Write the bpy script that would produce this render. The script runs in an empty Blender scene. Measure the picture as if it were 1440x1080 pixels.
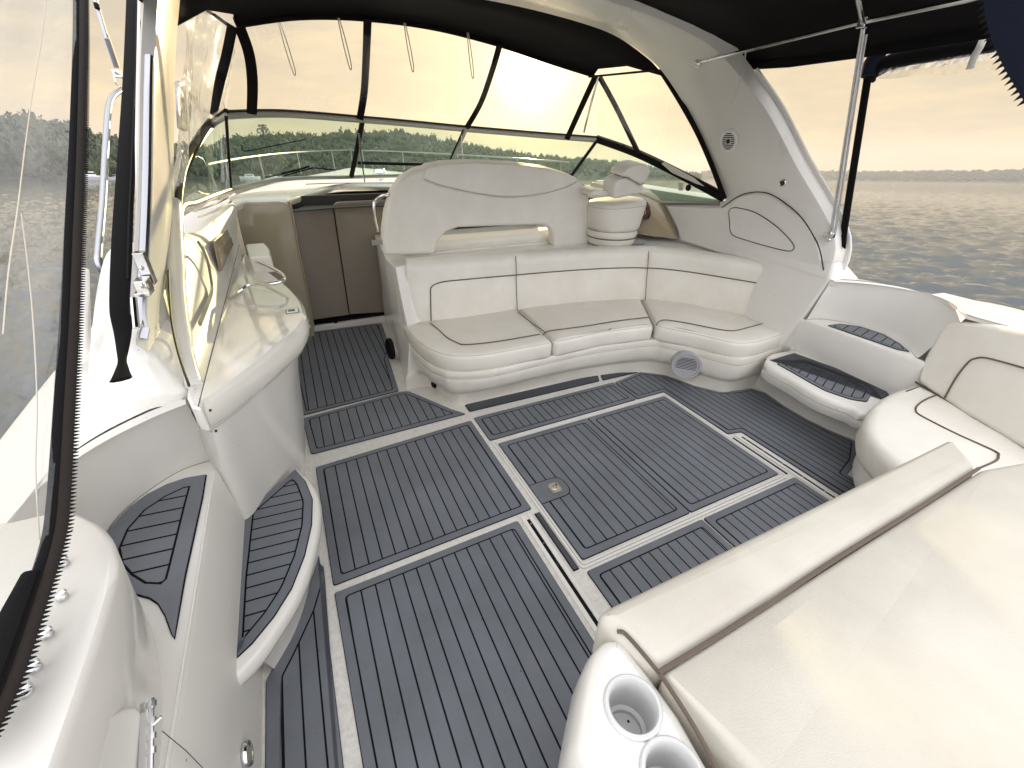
import bpy, bmesh, math, random
import numpy as np
from mathutils import Vector, Matrix, noise
random.seed(7); PI = math.pi
sc = bpy.context.scene
col = sc.collection
# ------------------------------------------------------------------ camera
# the boat is modelled in its own deck frame (floor z=0, x starboard, y bow) and set afloat at the end:
# it rides a few degrees bow up, so BOAT turns the deck frame into the world frame (water z=0).
F = 600.0; EYE = 1.65
CR = Matrix(((0.89841998, 0.20679664, -0.38739733), (-0.43868545, 0.4626524, -0.7703946), (0.01991529, 0.86208347, 0.50637484)))
def ray(x, y): return CR @ Vector(((x - 720) / F, (540 - y) / F, -1.0))
_n = ray(1440, 256).cross(ray(140, 243)).normalized()
if _n.z < 0: _n = -_n
_fwd = Vector((0, 1, 0)); _fwd = (_fwd - _n * _fwd.dot(_n)).normalized(); _rt = _fwd.cross(_n)
_R = Matrix((_rt, _fwd, _n))
BOAT = Matrix.Translation((0, 0, .62)) @ _R.to_4x4()
cam = bpy.data.cameras.new('camera'); cam.sensor_width = 36; cam.lens = F * 36 / 1440; cam.clip_end = 20000; cam.clip_start = .02
co = bpy.data.objects.new('camera', cam); col.objects.link(co); sc.camera = co
co.matrix_world = BOAT @ (Matrix.Translation((0, 0, EYE)) @ CR.to_4x4())
CAMW = co.matrix_world.translation.copy()
# ------------------------------------------------------------------ sky, sun, exposure
sund = (_R @ ray(748, 96)).normalized()
SEL = math.asin(sund.z); SAZ = math.atan2(sund.x, sund.y)
sc.view_settings.view_transform = 'Standard'; sc.view_settings.look = 'None'; sc.view_settings.exposure = 0.5; sc.view_settings.gamma = 1
w = bpy.data.worlds.new('World'); sc.world = w; w.use_nodes = True
nt = w.node_tree; N = nt.nodes; L = nt.links; N.clear()
def wn(t, **k):
    n = N.new(t)
    for a, b in k.items(): setattr(n, a, b)
    return n
out = wn('ShaderNodeOutputWorld'); bg = wn('ShaderNodeBackground'); L.new(bg.outputs[0], out.inputs[0])
bg.inputs[1].default_value = .10
sky = wn('ShaderNodeTexSky', sky_type='NISHITA', sun_disc=False, sun_elevation=SEL, sun_rotation=SAZ, air_density=1.0, dust_density=4.0, ozone_density=1.0)
tc = wn('ShaderNodeTexCoord'); sep = wn('ShaderNodeSeparateXYZ'); L.new(tc.outputs['Generated'], sep.inputs[0])
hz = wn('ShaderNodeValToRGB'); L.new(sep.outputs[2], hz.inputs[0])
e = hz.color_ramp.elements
e[0].position = 0; e[0].color = (5.9, 4.35, 2.75, 1); e[1].position = 1.0; e[1].color = (14, 14.6, 15.8, 1)  # zenith raised well above the visible sky, added to light the cockpit
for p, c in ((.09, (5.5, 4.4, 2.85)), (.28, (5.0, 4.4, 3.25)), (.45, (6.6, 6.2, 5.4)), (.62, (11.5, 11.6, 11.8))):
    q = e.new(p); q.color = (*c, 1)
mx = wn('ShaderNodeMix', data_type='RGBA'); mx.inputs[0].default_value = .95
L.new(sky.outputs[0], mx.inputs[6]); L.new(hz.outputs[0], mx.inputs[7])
# sky away from the sun: cooler, and boosted unseen to light the cockpit
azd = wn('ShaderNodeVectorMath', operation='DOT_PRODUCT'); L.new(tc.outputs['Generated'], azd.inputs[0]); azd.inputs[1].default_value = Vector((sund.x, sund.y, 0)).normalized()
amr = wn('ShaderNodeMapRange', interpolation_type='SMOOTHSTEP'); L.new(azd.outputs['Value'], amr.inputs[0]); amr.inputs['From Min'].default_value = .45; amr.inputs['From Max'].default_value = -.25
cool_fill = wn('ShaderNodeMix', data_type='RGBA'); L.new(amr.outputs[0], cool_fill.inputs[0]); L.new(mx.outputs[2], cool_fill.inputs[6]); cool_fill.inputs[7].default_value = (17, 17.2, 18, 1)
# thin streaky cloud
mp = wn('ShaderNodeMapping'); mp.inputs['Scale'].default_value = (1.6, 1.6, 9); L.new(tc.outputs['Generated'], mp.inputs[0])
nz = wn('ShaderNodeTexNoise'); nz.inputs['Scale'].default_value = 2.2; nz.inputs['Detail'].default_value = 7; nz.inputs['Roughness'].default_value = .6
L.new(mp.outputs[0], nz.inputs[0])
cr = wn('ShaderNodeValToRGB'); cr.color_ramp.elements[0].position = .42; cr.color_ramp.elements[0].color = (.90, .90, .93, 1)
cr.color_ramp.elements[1].position = .68; cr.color_ramp.elements[1].color = (1.2, 1.14, 1.03, 1); L.new(nz.outputs[0], cr.inputs[0])
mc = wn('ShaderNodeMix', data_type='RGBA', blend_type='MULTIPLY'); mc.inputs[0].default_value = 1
L.new(cool_fill.outputs[2], mc.inputs[6]); L.new(cr.outputs[0], mc.inputs[7])
# bright air round the sun
dt = wn('ShaderNodeVectorMath', operation='DOT_PRODUCT'); L.new(tc.outputs['Generated'], dt.inputs[0]); dt.inputs[1].default_value = sund
def glow(p, s, c):
    mxx = wn('ShaderNodeMath', operation='MAXIMUM'); L.new(dt.outputs['Value'], mxx.inputs[0]); mxx.inputs[1].default_value = 0
    pw = wn('ShaderNodeMath', operation='POWER'); L.new(mxx.outputs[0], pw.inputs[0]); pw.inputs[1].default_value = p
    v = wn('ShaderNodeVectorMath', operation='SCALE'); v.inputs[0].default_value = c; L.new(pw.outputs[0], v.inputs[3])
    v2 = wn('ShaderNodeVectorMath', operation='SCALE'); L.new(v.outputs[0], v2.inputs[0]); v2.inputs[3].default_value = s
    return v2
g1 = glow(1200, 28, (1, .93, .75)); g2 = glow(240, 4.5, (1, .84, .45)); g3 = glow(30, 1.3, (1, .78, .35))
def add(a, b):
    v = wn('ShaderNodeVectorMath', operation='ADD'); L.new(a, v.inputs[0]); L.new(b, v.inputs[1]); return v.outputs[0]
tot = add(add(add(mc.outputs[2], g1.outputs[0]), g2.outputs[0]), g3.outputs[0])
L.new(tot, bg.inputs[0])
sl = bpy.data.lights.new('sun', 'SUN'); sl.energy = 5.0; sl.angle = math.radians(.6); sl.color = (1, .74, .40)
so = bpy.data.objects.new('sun', sl); col.objects.link(so)
so.rotation_mode = 'QUATERNION'; so.rotation_quaternion = sund.to_track_quat('Z', 'Y'); so.location = (0, 0, 30)
# ------------------------------------------------------------------ materials
def mat(name, c, rough=.5, metal=0, bump=0, bscale=300, var=0, vscale=3, coat=0, spec=.5, grime=None, soft=0):
    m = bpy.data.materials.new(name); m.use_nodes = True; t = m.node_tree; b = t.nodes['Principled BSDF']
    b.inputs['Base Color'].default_value = (*c, 1); b.inputs['Roughness'].default_value = rough; b.inputs['Metallic'].default_value = metal
    b.inputs['Coat Weight'].default_value = coat; b.inputs['Coat Roughness'].default_value = .06; b.inputs['Specular IOR Level'].default_value = spec
    tcn = t.nodes.new('ShaderNodeTexCoord')
    if bump:
        n = t.nodes.new('ShaderNodeTexNoise'); n.inputs['Scale'].default_value = bscale; n.inputs['Detail'].default_value = 3
        t.links.new(tcn.outputs['Object'], n.inputs[0])
        bp = t.nodes.new('ShaderNodeBump'); bp.inputs['Strength'].default_value = bump; bp.inputs['Distance'].default_value = .002
        t.links.new(n.outputs[0], bp.inputs['Height']); t.links.new(bp.outputs[0], b.inputs['Normal'])
        if soft:
            n2 = t.nodes.new('ShaderNodeTexNoise'); n2.inputs['Scale'].default_value = 6; n2.inputs['Detail'].default_value = 2; n2.inputs['Distortion'].default_value = 0
            t.links.new(tcn.outputs['Object'], n2.inputs[0]); b2 = t.nodes.new('ShaderNodeBump'); b2.inputs['Strength'].default_value = soft; b2.inputs['Distance'].default_value = .02
            t.links.new(n2.outputs[0], b2.inputs['Height']); t.links.new(b2.outputs[0], bp.inputs['Normal'])
    if var:
        n = t.nodes.new('ShaderNodeTexNoise'); n.inputs['Scale'].default_value = vscale; n.inputs['Detail'].default_value = 5; n.inputs['Roughness'].default_value = .6
        t.links.new(tcn.outputs['Object'], n.inputs[0])
        r = t.nodes.new('ShaderNodeValToRGB'); r.color_ramp.elements[0].position = .3; r.color_ramp.elements[1].position = .7
        g = grime or tuple(v * (1 - var) for v in c)
        r.color_ramp.elements[0].color = (*g, 1); r.color_ramp.elements[1].color = (*c, 1)
        t.links.new(n.outputs[0], r.inputs[0]); t.links.new(r.outputs[0], b.inputs['Base Color'])
        mr = t.nodes.new('ShaderNodeMapRange'); mr.inputs['To Min'].default_value = max(rough - .08, .02); mr.inputs['To Max'].default_value = rough + .08
        t.links.new(n.outputs[0], mr.inputs[0]); t.links.new(mr.outputs[0], b.inputs['Roughness'])
    return m
M = dict(
 vinyl=mat('white_vinyl', (.78, .755, .685), .45, bump=.35, bscale=420, var=.09, vscale=3.5, grime=(.69, .655, .585), soft=.35),
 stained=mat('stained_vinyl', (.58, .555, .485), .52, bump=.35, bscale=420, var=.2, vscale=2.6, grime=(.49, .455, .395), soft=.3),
 seam=mat('brown_piping', (.10, .075, .055), .5),
 stitch=mat('pale_piping', (.5, .47, .42), .5),
 gel=mat('white_gelcoat', (.77, .752, .705), .22, var=.05, vscale=1.6, coat=.3, bump=.12, bscale=14),
 gelm=mat('matt_gelcoat', (.75, .733, .69), .42, var=.07, vscale=2.5, bump=.2, bscale=500),
 grimy=mat('worn_gelcoat', (.74, .73, .69), .45, var=.5, vscale=60, grime=(.6, .57, .52), bump=.3, bscale=120),
 archgel=mat('arch_gelcoat', (.75, .735, .69), .30, var=.06, vscale=1.6, coat=.12, bump=.12, bscale=14),
 beige=mat('beige_gelcoat', (.34, .29, .20), .15, var=.08, vscale=2, coat=.8),
 taupe=mat('taupe_door', (.27, .23, .185), .22, var=.1, vscale=3, coat=.5),
 mat_grey=mat('grey_foam', (.165, .180, .205), .36, bump=.5, bscale=700, var=.28, vscale=3.5),
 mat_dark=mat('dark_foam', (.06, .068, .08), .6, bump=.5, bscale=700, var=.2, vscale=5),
 black=mat('black_rubber', (.006, .006, .007), .7, spec=.15),
 canvas=mat('black_canvas', (.007, .0065, .007), .9, bump=.4, bscale=500, spec=.12),
 navy=mat('navy_canvas', (.008, .011, .022), .85, bump=.6, bscale=500, spec=.15),
 brownedge=mat('brown_webbing', (.014, .010, .008), .75, bump=.5, bscale=300, spec=.2),
 steel=mat('polished_steel', (.72, .72, .73), .14, metal=1, var=.1, vscale=20),
 alu=mat('grey_aluminium', (.42, .43, .46), .3, metal=1),
 frame=mat('frame_grey', (.30, .30, .27), .35, metal=.6),
 speaker=mat('speaker_grey', (.40, .40, .42), .5, bump=.3, bscale=300),
 cup=mat('cup_plastic', (.55, .55, .54), .35, bump=.2, bscale=200),
 darkhole=mat('dark_interior', (.02, .018, .015), .6),
 wood=mat('burl_panel', (.13, .035, .02), .25, coat=.6, var=.5, vscale=30),
 gloss=mat('glossy_gelcoat', (.74, .72, .66), .12, var=.04, vscale=2, coat=1.0),
 sewn=mat('sewn_tape', (.02, .018, .018), .7),
 white=mat('white_paint', (.78, .78, .76), .4),
 rock=mat('grey_roof', (.2, .19, .18), .8),
 cord=mat('white_cord', (.6, .58, .52), .7),
 label=mat('label_white', (.75, .78, .74), .4), green=mat('label_green', (.02, .2, .12), .5), print=mat('label_print', (.16, .09, .08), .6),
 brass=mat('latch_cream', (.50, .46, .34), .3, metal=.4),
)
def specks(m, scale=38, size=.10, dark=(.02, .02, .02)):
    t = m.node_tree; b = t.nodes['Principled BSDF']; src = b.inputs['Base Color'].links[0].from_socket
    tcn = t.nodes.new('ShaderNodeTexCoord'); v = t.nodes.new('ShaderNodeTexVoronoi'); v.inputs['Scale'].default_value = scale; t.links.new(tcn.outputs['Object'], v.inputs[0])
    a = t.nodes.new('ShaderNodeMath'); a.operation = 'LESS_THAN'; a.inputs[1].default_value = size; t.links.new(v.outputs['Distance'], a.inputs[0])
    sp = t.nodes.new('ShaderNodeSeparateColor'); t.links.new(v.outputs['Color'], sp.inputs[0]); c = t.nodes.new('ShaderNodeMath'); c.operation = 'GREATER_THAN'; c.inputs[1].default_value = .965; t.links.new(sp.outputs[0], c.inputs[0])
    d = t.nodes.new('ShaderNodeMath'); d.operation = 'MULTIPLY'; t.links.new(a.outputs[0], d.inputs[0]); t.links.new(c.outputs[0], d.inputs[1])
    mx_ = t.nodes.new('ShaderNodeMix'); mx_.data_type = 'RGBA'; mx_.inputs[7].default_value = (*dark, 1); t.links.new(d.outputs[0], mx_.inputs[0]); t.links.new(src, mx_.inputs[6]); t.links.new(mx_.outputs[2], b.inputs['Base Color'])
specks(M['mat_grey']); specks(M['gel'], 30, .07, (.15, .12, .1)); specks(M['gelm'], 30, .08, (.2, .17, .14))
def clearmat(name, tint, gloss=.12, milk=.06, bump=.3, bscale=6, rough=.05, stretch=(1, 1, 1), dist=1.0):
    m = bpy.data.materials.new(name); m.use_nodes = True; t = m.node_tree; t.nodes.clear()
    o = t.nodes.new('ShaderNodeOutputMaterial'); tr = t.nodes.new('ShaderNodeBsdfTransparent'); tr.inputs[0].default_value = (*tint, 1)
    gl = t.nodes.new('ShaderNodeBsdfGlossy'); gl.inputs['Roughness'].default_value = rough
    df = t.nodes.new('ShaderNodeBsdfTranslucent'); df.inputs[0].default_value = (.8, .78, .72, 1)
    fr = t.nodes.new('ShaderNodeLayerWeight'); fr.inputs[0].default_value = .35
    tcn = t.nodes.new('ShaderNodeTexCoord'); mpn = t.nodes.new('ShaderNodeMapping'); mpn.inputs['Scale'].default_value = stretch
    n = t.nodes.new('ShaderNodeTexNoise'); n.inputs['Scale'].default_value = bscale; n.inputs['Detail'].default_value = 2; n.inputs['Distortion'].default_value = dist
    t.links.new(tcn.outputs['Object'], mpn.inputs[0]); t.links.new(mpn.outputs[0], n.inputs[0])
    bp = t.nodes.new('ShaderNodeBump'); bp.inputs['Strength'].default_value = bump; bp.inputs['Distance'].default_value = .02
    t.links.new(n.outputs[0], bp.inputs['Height']); t.links.new(bp.outputs[0], gl.inputs['Normal']); t.links.new(bp.outputs[0], fr.inputs['Normal'])
    ms = t.nodes.new('ShaderNodeMath'); ms.operation = 'MULTIPLY'; t.links.new(fr.outputs['Facing'], ms.inputs[0]); ms.inputs[1].default_value = gloss * 4
    ad = t.nodes.new('ShaderNodeMath'); ad.operation = 'ADD'; ad.use_clamp = True; t.links.new(ms.outputs[0], ad.inputs[0]); ad.inputs[1].default_value = gloss * .3
    m1 = t.nodes.new('ShaderNodeMixShader'); m1.inputs[0].default_value = milk; t.links.new(tr.outputs[0], m1.inputs[1]); t.links.new(df.outputs[0], m1.inputs[2])
    m2 = t.nodes.new('ShaderNodeMixShader'); t.links.new(ad.outputs[0], m2.inputs[0]); t.links.new(m1.outputs[0], m2.inputs[1]); t.links.new(gl.outputs[0], m2.inputs[2])
    t.links.new(m2.outputs[0], o.inputs[0]); return m
M['clear'] = clearmat('clear_vinyl', (.97, .96, .93), .05, .03, .25, 7)
M['wrinkled'] = clearmat('wrinkled_clear_vinyl', (.93, .92, .88), .14, .14, 1.0, 9, .08, (1, 3, 1))
M['curtain'] = clearmat('near_clear_vinyl', (.90, .90, .88), .07, .06, .5, 5, .12, (3, 3, .22), .15)
M['glass'] = clearmat('tinted_glass', (.66, .78, .70), .06, .0, 0, 1, .02)
# ------------------------------------------------------------------ mesh helpers
def P(px, py, x=None, y=None, z=None):
    v = ray(px, py); o = Vector((0, 0, EYE))
    if z is not None: t = (z - EYE) / v.z
    elif x is not None: t = x / v.x
    else: t = y / v.y
    return o + v * t
def PZ(pts, z): return [P(a, b, z=z) for a, b in pts]
roots = []
def tag(o, label=None, cat=None, group=None, kind=None):
    if label: o['label'] = label
    if cat: o['category'] = cat
    if group: o['group'] = group
    if kind: o['kind'] = kind
    return o
def thing(name, loc, label, cat, group=None):
    o = bpy.data.objects.new(name, None); o.empty_display_size = .1; col.objects.link(o); o.location = loc
    roots.append(o); return tag(o, label, cat, group)
def rootloc(p):
    while p is not None and p.parent is not None: p = p.parent
    return Vector(p.location) if p is not None else Vector((0, 0, 0))
def obj(name, vf, m, parent=None, smooth=True, bevel=0, bseg=3, sub=0, angle=35, label=None, afloat=True, solid=0):
    """link one mesh object; vf = (verts, faces[, material index per face]) in deck coordinates"""
    me = bpy.data.meshes.new(name); off = rootloc(parent)
    vs = [Vector(v) - off for v in vf[0]]
    if parent is None:
        off = sum(vs, Vector()) / max(len(vs), 1); off.z = min(v.z for v in vs); vs = [v - off for v in vs]
    me.from_pydata([tuple(v) for v in vs], [], [list(f) for f in vf[1]])
    ms = m if isinstance(m, (list, tuple)) else [m]
    for q in ms: me.materials.append(M[q] if isinstance(q, str) else q)
    if len(vf) > 2: me.polygons.foreach_set('material_index', list(vf[2]))
    bm = bmesh.new(); bm.from_mesh(me)
    bmesh.ops.remove_doubles(bm, verts=bm.verts, dist=1e-5); bmesh.ops.recalc_face_normals(bm, faces=bm.faces)
    bm.to_mesh(me); bm.free()
    o = bpy.data.objects.new(name, me); col.objects.link(o)
    if parent is not None: o.parent = parent
    else:
        o.location = off
        if afloat: roots.append(o)
    if smooth:
        me.polygons.foreach_set('use_smooth', [True] * len(me.polygons))
    if bevel:
        b = o.modifiers.new('b', 'BEVEL'); b.width = bevel; b.segments = bseg; b.limit_method = 'ANGLE'; b.angle_limit = math.radians(40)
    if solid:
        s = o.modifiers.new('s', 'SOLIDIFY'); s.thickness = solid; s.offset = 0
    if sub:
        s = o.modifiers.new('s', 'SUBSURF'); s.levels = s.render_levels = sub
    elif smooth:
        me.set_sharp_from_angle(angle=math.radians(angle))
        if bevel: b.harden_normals = True
    if label: o['label'] = label
    return o
def join(*parts):
    V = []; Fc = []; I = []; 
    for p in parts:
        k = len(V); V += [Vector(v) for v in p[0]]; Fc += [[i + k for i in f] for f in p[1]]
        I += list(p[2]) if len(p) > 2 else [0] * len(p[1])
    return V, Fc, I
def setmat(vf, i): return vf[0], vf[1], [i] * len(vf[1])
def box(a, b):
    x0, y0, z0 = a; x1, y1, z1 = b
    V = [(x, y, z) for z in (z0, z1) for y in (y0, y1) for x in (x0, x1)]
    return V, [(0, 1, 3, 2), (4, 6, 7, 5), (0, 4, 5, 1), (2, 3, 7, 6), (0, 2, 6, 4), (1, 5, 7, 3)]
def obox(c, ax, ay, az, s):
    """box centred at c on three axes with half sizes s"""
    c = Vector(c); V = [c + ax * i * s[0] + ay * j * s[1] + az * k * s[2] for k in (-1, 1) for j in (-1, 1) for i in (-1, 1)]
    return V, [(0, 1, 3, 2), (4, 6, 7, 5), (0, 4, 5, 1), (2, 3, 7, 6), (0, 2, 6, 4), (1, 5, 7, 3)]
def spline(pts, n=8, closed=False):
    p = [Vector(q) for q in pts]; o = []; m = len(p)
    for i in range(m if closed else m - 1):
        if closed: a, b, c, d = p[(i - 1) % m], p[i], p[(i + 1) % m], p[(i + 2) % m]
        else: a, b, c, d = p[max(i - 1, 0)], p[i], p[i + 1], p[min(i + 2, m - 1)]
        for k in range(n):
            t = k / n
            o.append(.5 * ((2 * b) + (c - a) * t + (2 * a - 5 * b + 4 * c - d) * t * t + (3 * b - a - 3 * c + d) * t ** 3))
    if not closed: o.append(p[-1])
    return o
def tube(pts, r, k=10, cap=True, flat=None):
    pts = [Vector(q) for q in pts]; V = []; Fc = []; up = None; n = len(pts)
    for i, p in enumerate(pts):
        d = (pts[min(i + 1, n - 1)] - pts[max(i - 1, 0)]).normalized()
        if up is None:
            up = Vector((0, 0, 1)) if abs(d.z) < .9 else Vector((1, 0, 0))
            if flat is not None: up = Vector(flat)
        up = (up - d * up.dot(d)).normalized(); s = d.cross(up)
        rr = r[i] if isinstance(r, list) else r
        ra, rb = rr if isinstance(rr, tuple) else (rr, rr)
        for j in range(k):
            a = 2 * PI * j / k; V.append(p + s * math.cos(a) * ra + up * math.sin(a) * rb)
    for i in range(n - 1):
        for j in range(k):
            Fc.append((i * k + j, i * k + (j + 1) % k, (i + 1) * k + (j + 1) % k, (i + 1) * k + j))
    if cap: Fc.append(list(range(k))[::-1]); Fc.append([(n - 1) * k + j for j in range(k)])
    return V, Fc
def loft(rows, closed=False, cap0=False, cap1=False):
    V = []; Fc = []; k = len(rows[0])
    for r in rows: V += [Vector(q) for q in r]
    for i in range(len(rows) - 1):
        for j in range(k if closed else k - 1):
            Fc.append((i * k + j, i * k + (j + 1) % k, (i + 1) * k + (j + 1) % k, (i + 1) * k + j))
    if cap0: Fc.append(list(range(k))[::-1])
    if cap1: Fc.append([(len(rows) - 1) * k + j for j in range(k)])
    return V, Fc
def prism(pts, z0, z1):
    return loft([[(p[0], p[1], z0) for p in pts], [(p[0], p[1], z1) for p in pts]], True, True, True)
def slab(pts, d):
    """polygon of 3-D points given thickness along vector d"""
    d = Vector(d); return loft([pts, [Vector(p) + d for p in pts]], True, True, True)
def area(p): return sum(p[i][0] * p[(i + 1) % len(p)][1] - p[(i + 1) % len(p)][0] * p[i][1] for i in range(len(p))) / 2
def ccw(p): p = [Vector((q[0], q[1])) for q in p]; return p if area(p) > 0 else p[::-1]
def inset(p, d, snap=True):
    """inset a counter-clockwise plan polygon by d"""
    n = len(p); o = []
    for i in range(n):
        a, b, c = p[i - 1], p[i], p[(i + 1) % n]
        u = (b - a).normalized(); v = (c - b).normalized()
        n1 = Vector((-u.y, u.x)); n2 = Vector((-v.y, v.x)); m = (n1 + n2)
        m = m / max(m.length_squared / 2, .35); o.append(b + m * d)
    if snap and d > .006:   # points that ended up too near the outline slide to their nearest sound neighbour
        good = []
        for q in o:
            g = True
            for i in range(n):
                a, b = p[i], p[(i + 1) % n]; ab = b - a; l2 = ab.length_squared
                t = max(0, min(1, (q - a).dot(ab) / l2)) if l2 > 1e-12 else 0
                if (q - a - ab * t).length < d * .93: g = False; break
            good.append(g)
        if any(good) and not all(good):
            o2 = list(o)
            for i in range(n):
                if not good[i]:
                    for k in range(1, n):
                        if good[(i + k) % n]: o2[i] = o[(i + k) % n]; break
                        if good[i - k]: o2[i] = o[i - k]; break
            o = o2
    return o
def fillet(p, r, k=5):
    n = len(p); o = []
    for i in range(n):
        a, b, c = p[i - 1], p[i], p[(i + 1) % n]
        rr = r[i] if isinstance(r, (list, tuple)) else r
        u = (a - b); v = (c - b); l = min(u.length, v.length) * .48; rr = min(rr, l)
        if rr < 1e-4 or u.normalized().dot(v.normalized()) < -.985: o.append(b.copy()); continue
        s = b + u.normalized() * rr; t = b + v.normalized() * rr
        for j in range(k + 1):
            q = j / k; o.append(s * (1 - q) ** 2 + b * 2 * q * (1 - q) + t * q * q)
    return o
def clip(p, nrm, c):
    """keep the part of polygon p where nrm.x > c"""
    o = []
    for i in range(len(p)):
        a, b = p[i - 1], p[i]; da = a.dot(nrm) - c; db = b.dot(nrm) - c
        if (da >= 0) != (db >= 0): o.append(a + (b - a) * (da / (da - db)))
        if db >= 0: o.append(b)
    return o
def cushion(pts, z0, z1, r=.03, crown=.012, rnd=.05, lean=None, fil=None):
    """upholstered slab: rounded plan outline, soft edges, slightly crowned top"""
    p = fillet(ccw(pts), fil if fil is not None else rnd, 6); rows = []
    for a in (0, 45, 90): rows.append((r * (1 - math.sin(math.radians(a))), z0 + r * (1 - math.cos(math.radians(a)))))
    for a in (0, 30, 60, 90): rows.append((r * (1 - math.cos(math.radians(a))), z1 - r + r * math.sin(math.radians(a))))
    R = [[Vector((q.x, q.y, z)) for q in (inset(p, d) if d > 1e-5 else p)] for d, z in rows]
    rim_ = R[-1]; bm = bmesh.new(); pts2 = []
    for q in rim_:
        if not pts2 or (q - pts2[-1]).length > 1e-4: pts2.append(q)
    if (pts2[0] - pts2[-1]).length < 1e-4: pts2.pop()
    f = bm.faces.new([bm.verts.new(q) for q in pts2]); bmesh.ops.triangulate(bm, faces=[f], ngon_method='EAR_CLIP')
    for ax in (0, 1):
        lo_ = min(q[ax] for q in pts2); hi_ = max(q[ax] for q in pts2); c_ = math.ceil(lo_ / .035) * .035 + .0031
        while c_ < hi_:
            pc = [0, 0, 0]; pc[ax] = c_; nn = [0, 0, 0]; nn[ax] = 1
            bmesh.ops.bisect_plane(bm, geom=bm.verts[:] + bm.edges[:] + bm.faces[:], plane_co=pc, plane_no=nn); c_ += .035
    sd = noise.noise(Vector((pts[0][0] * 7, pts[0][1] * 5, 0))) * 9
    for v in bm.verts:
        q = v.co; dm = 9
        for i in range(len(pts2)):
            a, b = pts2[i], pts2[(i + 1) % len(pts2)]; ab = b - a; t = max(0, min(1, (q - a).dot(ab) / max(ab.length_squared, 1e-12))); dm = min(dm, (q - a - ab * t).length)
        if dm > 1e-4: v.co.z += (crown + noise.noise(Vector((q.x * 5, q.y * 5, sd))) * .004 + noise.noise(Vector((q.x * 16, q.y * 16, sd))) * .0012) * (1 - math.exp(-dm / .06))
    bm.verts.index_update(); tp = ([v.co.copy() for v in bm.verts], [[v.index for v in f.verts] for f in bm.faces]); bm.free()
    return join(loft(R, True, True, False), tp)
def disc(c, ax, r, k=28, depth=.01):
    c = Vector(c); ax = Vector(ax).normalized(); u = ax.orthogonal().normalized(); v = ax.cross(u)
    R = [[c + ax * h + (u * math.cos(2 * PI * j / k) + v * math.sin(2 * PI * j / k)) * q for j in range(k)] for h, q in ((0, r), (depth * .7, r), (depth, r * .93))]
    return loft(R, True, True, True)
def ring(c, ax, r0, r1, h, k=36):
    c = Vector(c); ax = Vector(ax).normalized(); u = ax.orthogonal().normalized(); v = ax.cross(u)
    prof = ((0, r0), (h * .8, r0), (h, r0 + (r1 - r0) * .25), (h, r0 + (r1 - r0) * .7), (h * .6, r1), (0, r1))
    R = [[c + ax * a + (u * math.cos(2 * PI * j / k) + v * math.sin(2 * PI * j / k)) * q for j in range(k)] for a, q in prof]
    return loft(R, True)
def line(pts, r=.0035, k=6): return tube(pts, r, k)
# ================================================================== the boat
# ---------------- floor and its mats
obj('deck', prism([(-.46, -1.2), (3.25, -1.2), (3.25, 4.3), (-.46, 4.3)], -.04, 0), 'grimy', smooth=False)['kind'] = 'structure'
def foam_mat(label, pts, z=.002, border=.035, pitch=.0585, ang=0, phase=0, group='grey planked foam mats on the cockpit floor', plain=False, fil=.012, holes=None, root=None, name='floor_mat', m='mat_grey', inner=None):
    raw = ccw(pts); p = fillet(raw, fil, 3); g = .0062
    def side(q, a, b): return loft([[Vector((v.x, v.y, a)) for v in q], [Vector((v.x, v.y, b)) for v in q]], True, True, False)
    parts = [setmat(prism(p, z, z + .003), 1)]
    if plain: parts.append(setmat(prism(inset(p, .004), z + .003, z + .0065), 0))
    else:
        a = fillet(inset(raw, .003, False), max(fil, .002), 3); b = fillet(inset(raw, border, False), .02, 3); k = len(a)
        parts.append(setmat(([Vector((v.x, v.y, z + .0065)) for v in a + b], [(i, (i + 1) % k, k + (i + 1) % k, k + i) for i in range(k)]), 0))
        parts.append(setmat(([Vector((v.x, v.y, zz)) for zz in (z + .0065, z + .002) for v in a], [(i, (i + 1) % k, k + (i + 1) % k, k + i) for i in range(k)]), 0))
        f = fillet(inset(raw, border + g, False), .018, 3)
        if inner is not None:
            b = ccw(inner); parts[1] = setmat(ring_fill(a, b, z + .0065), 0); f = inset(b, g, False)
        d = Vector((math.cos(ang), math.sin(ang))); lo = min(v.dot(d) for v in f); hi = max(v.dot(d) for v in f)
        s = lo - (phase % pitch) if phase else lo
        while s < hi:
            q = clip(clip(f, d, s + g / 2), -d, -(s + pitch - g / 2))
            if holes is not None:
                pass
            if len(q) > 2 and abs(area(q)) > 1e-4: parts.append(setmat(([Vector((v.x, v.y, z + .0065)) for v in q], [list(range(len(q)))]), 0))
            s += pitch
    if root is None: o = obj(name, join(*parts), [m, 'black'], smooth=False); tag(o, label, 'mat', group)
    else: o = obj(name, join(*parts), [m, 'black'], root, smooth=False)
    return o
def ring_fill(outer, hole, z):
    bm = bmesh.new(); es = []
    for lp in (outer, hole):
        vs = [bm.verts.new((p[0], p[1], z)) for p in lp]; es += [bm.edges.new((vs[i], vs[(i + 1) % len(vs)])) for i in range(len(vs))]
    bmesh.ops.triangle_fill(bm, use_beauty=True, use_dissolve=False, edges=es)
    bm.verts.index_update(); V = [v.co.copy() for v in bm.verts]; Fs = [[v.index for v in f.verts] for f in bm.faces]; bm.free(); return V, Fs
def F2(pts): return [(P(a, b, z=0).x, P(a, b, z=0).y) for a, b in pts]
foam_mat('large grey planked foam mat nearest the camera, ahead of the cup holder console', [(-.155, 1.275), (-.12, -.6), (.70, -.6), (.70, .70), (.70, 1.297)])
foam_mat('square grey planked foam mat left of the latched hatch, in the middle of the floor', [(-.16, 2.12), (-.155, 1.31), (.80, 1.335), (.80, 2.185)])
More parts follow.
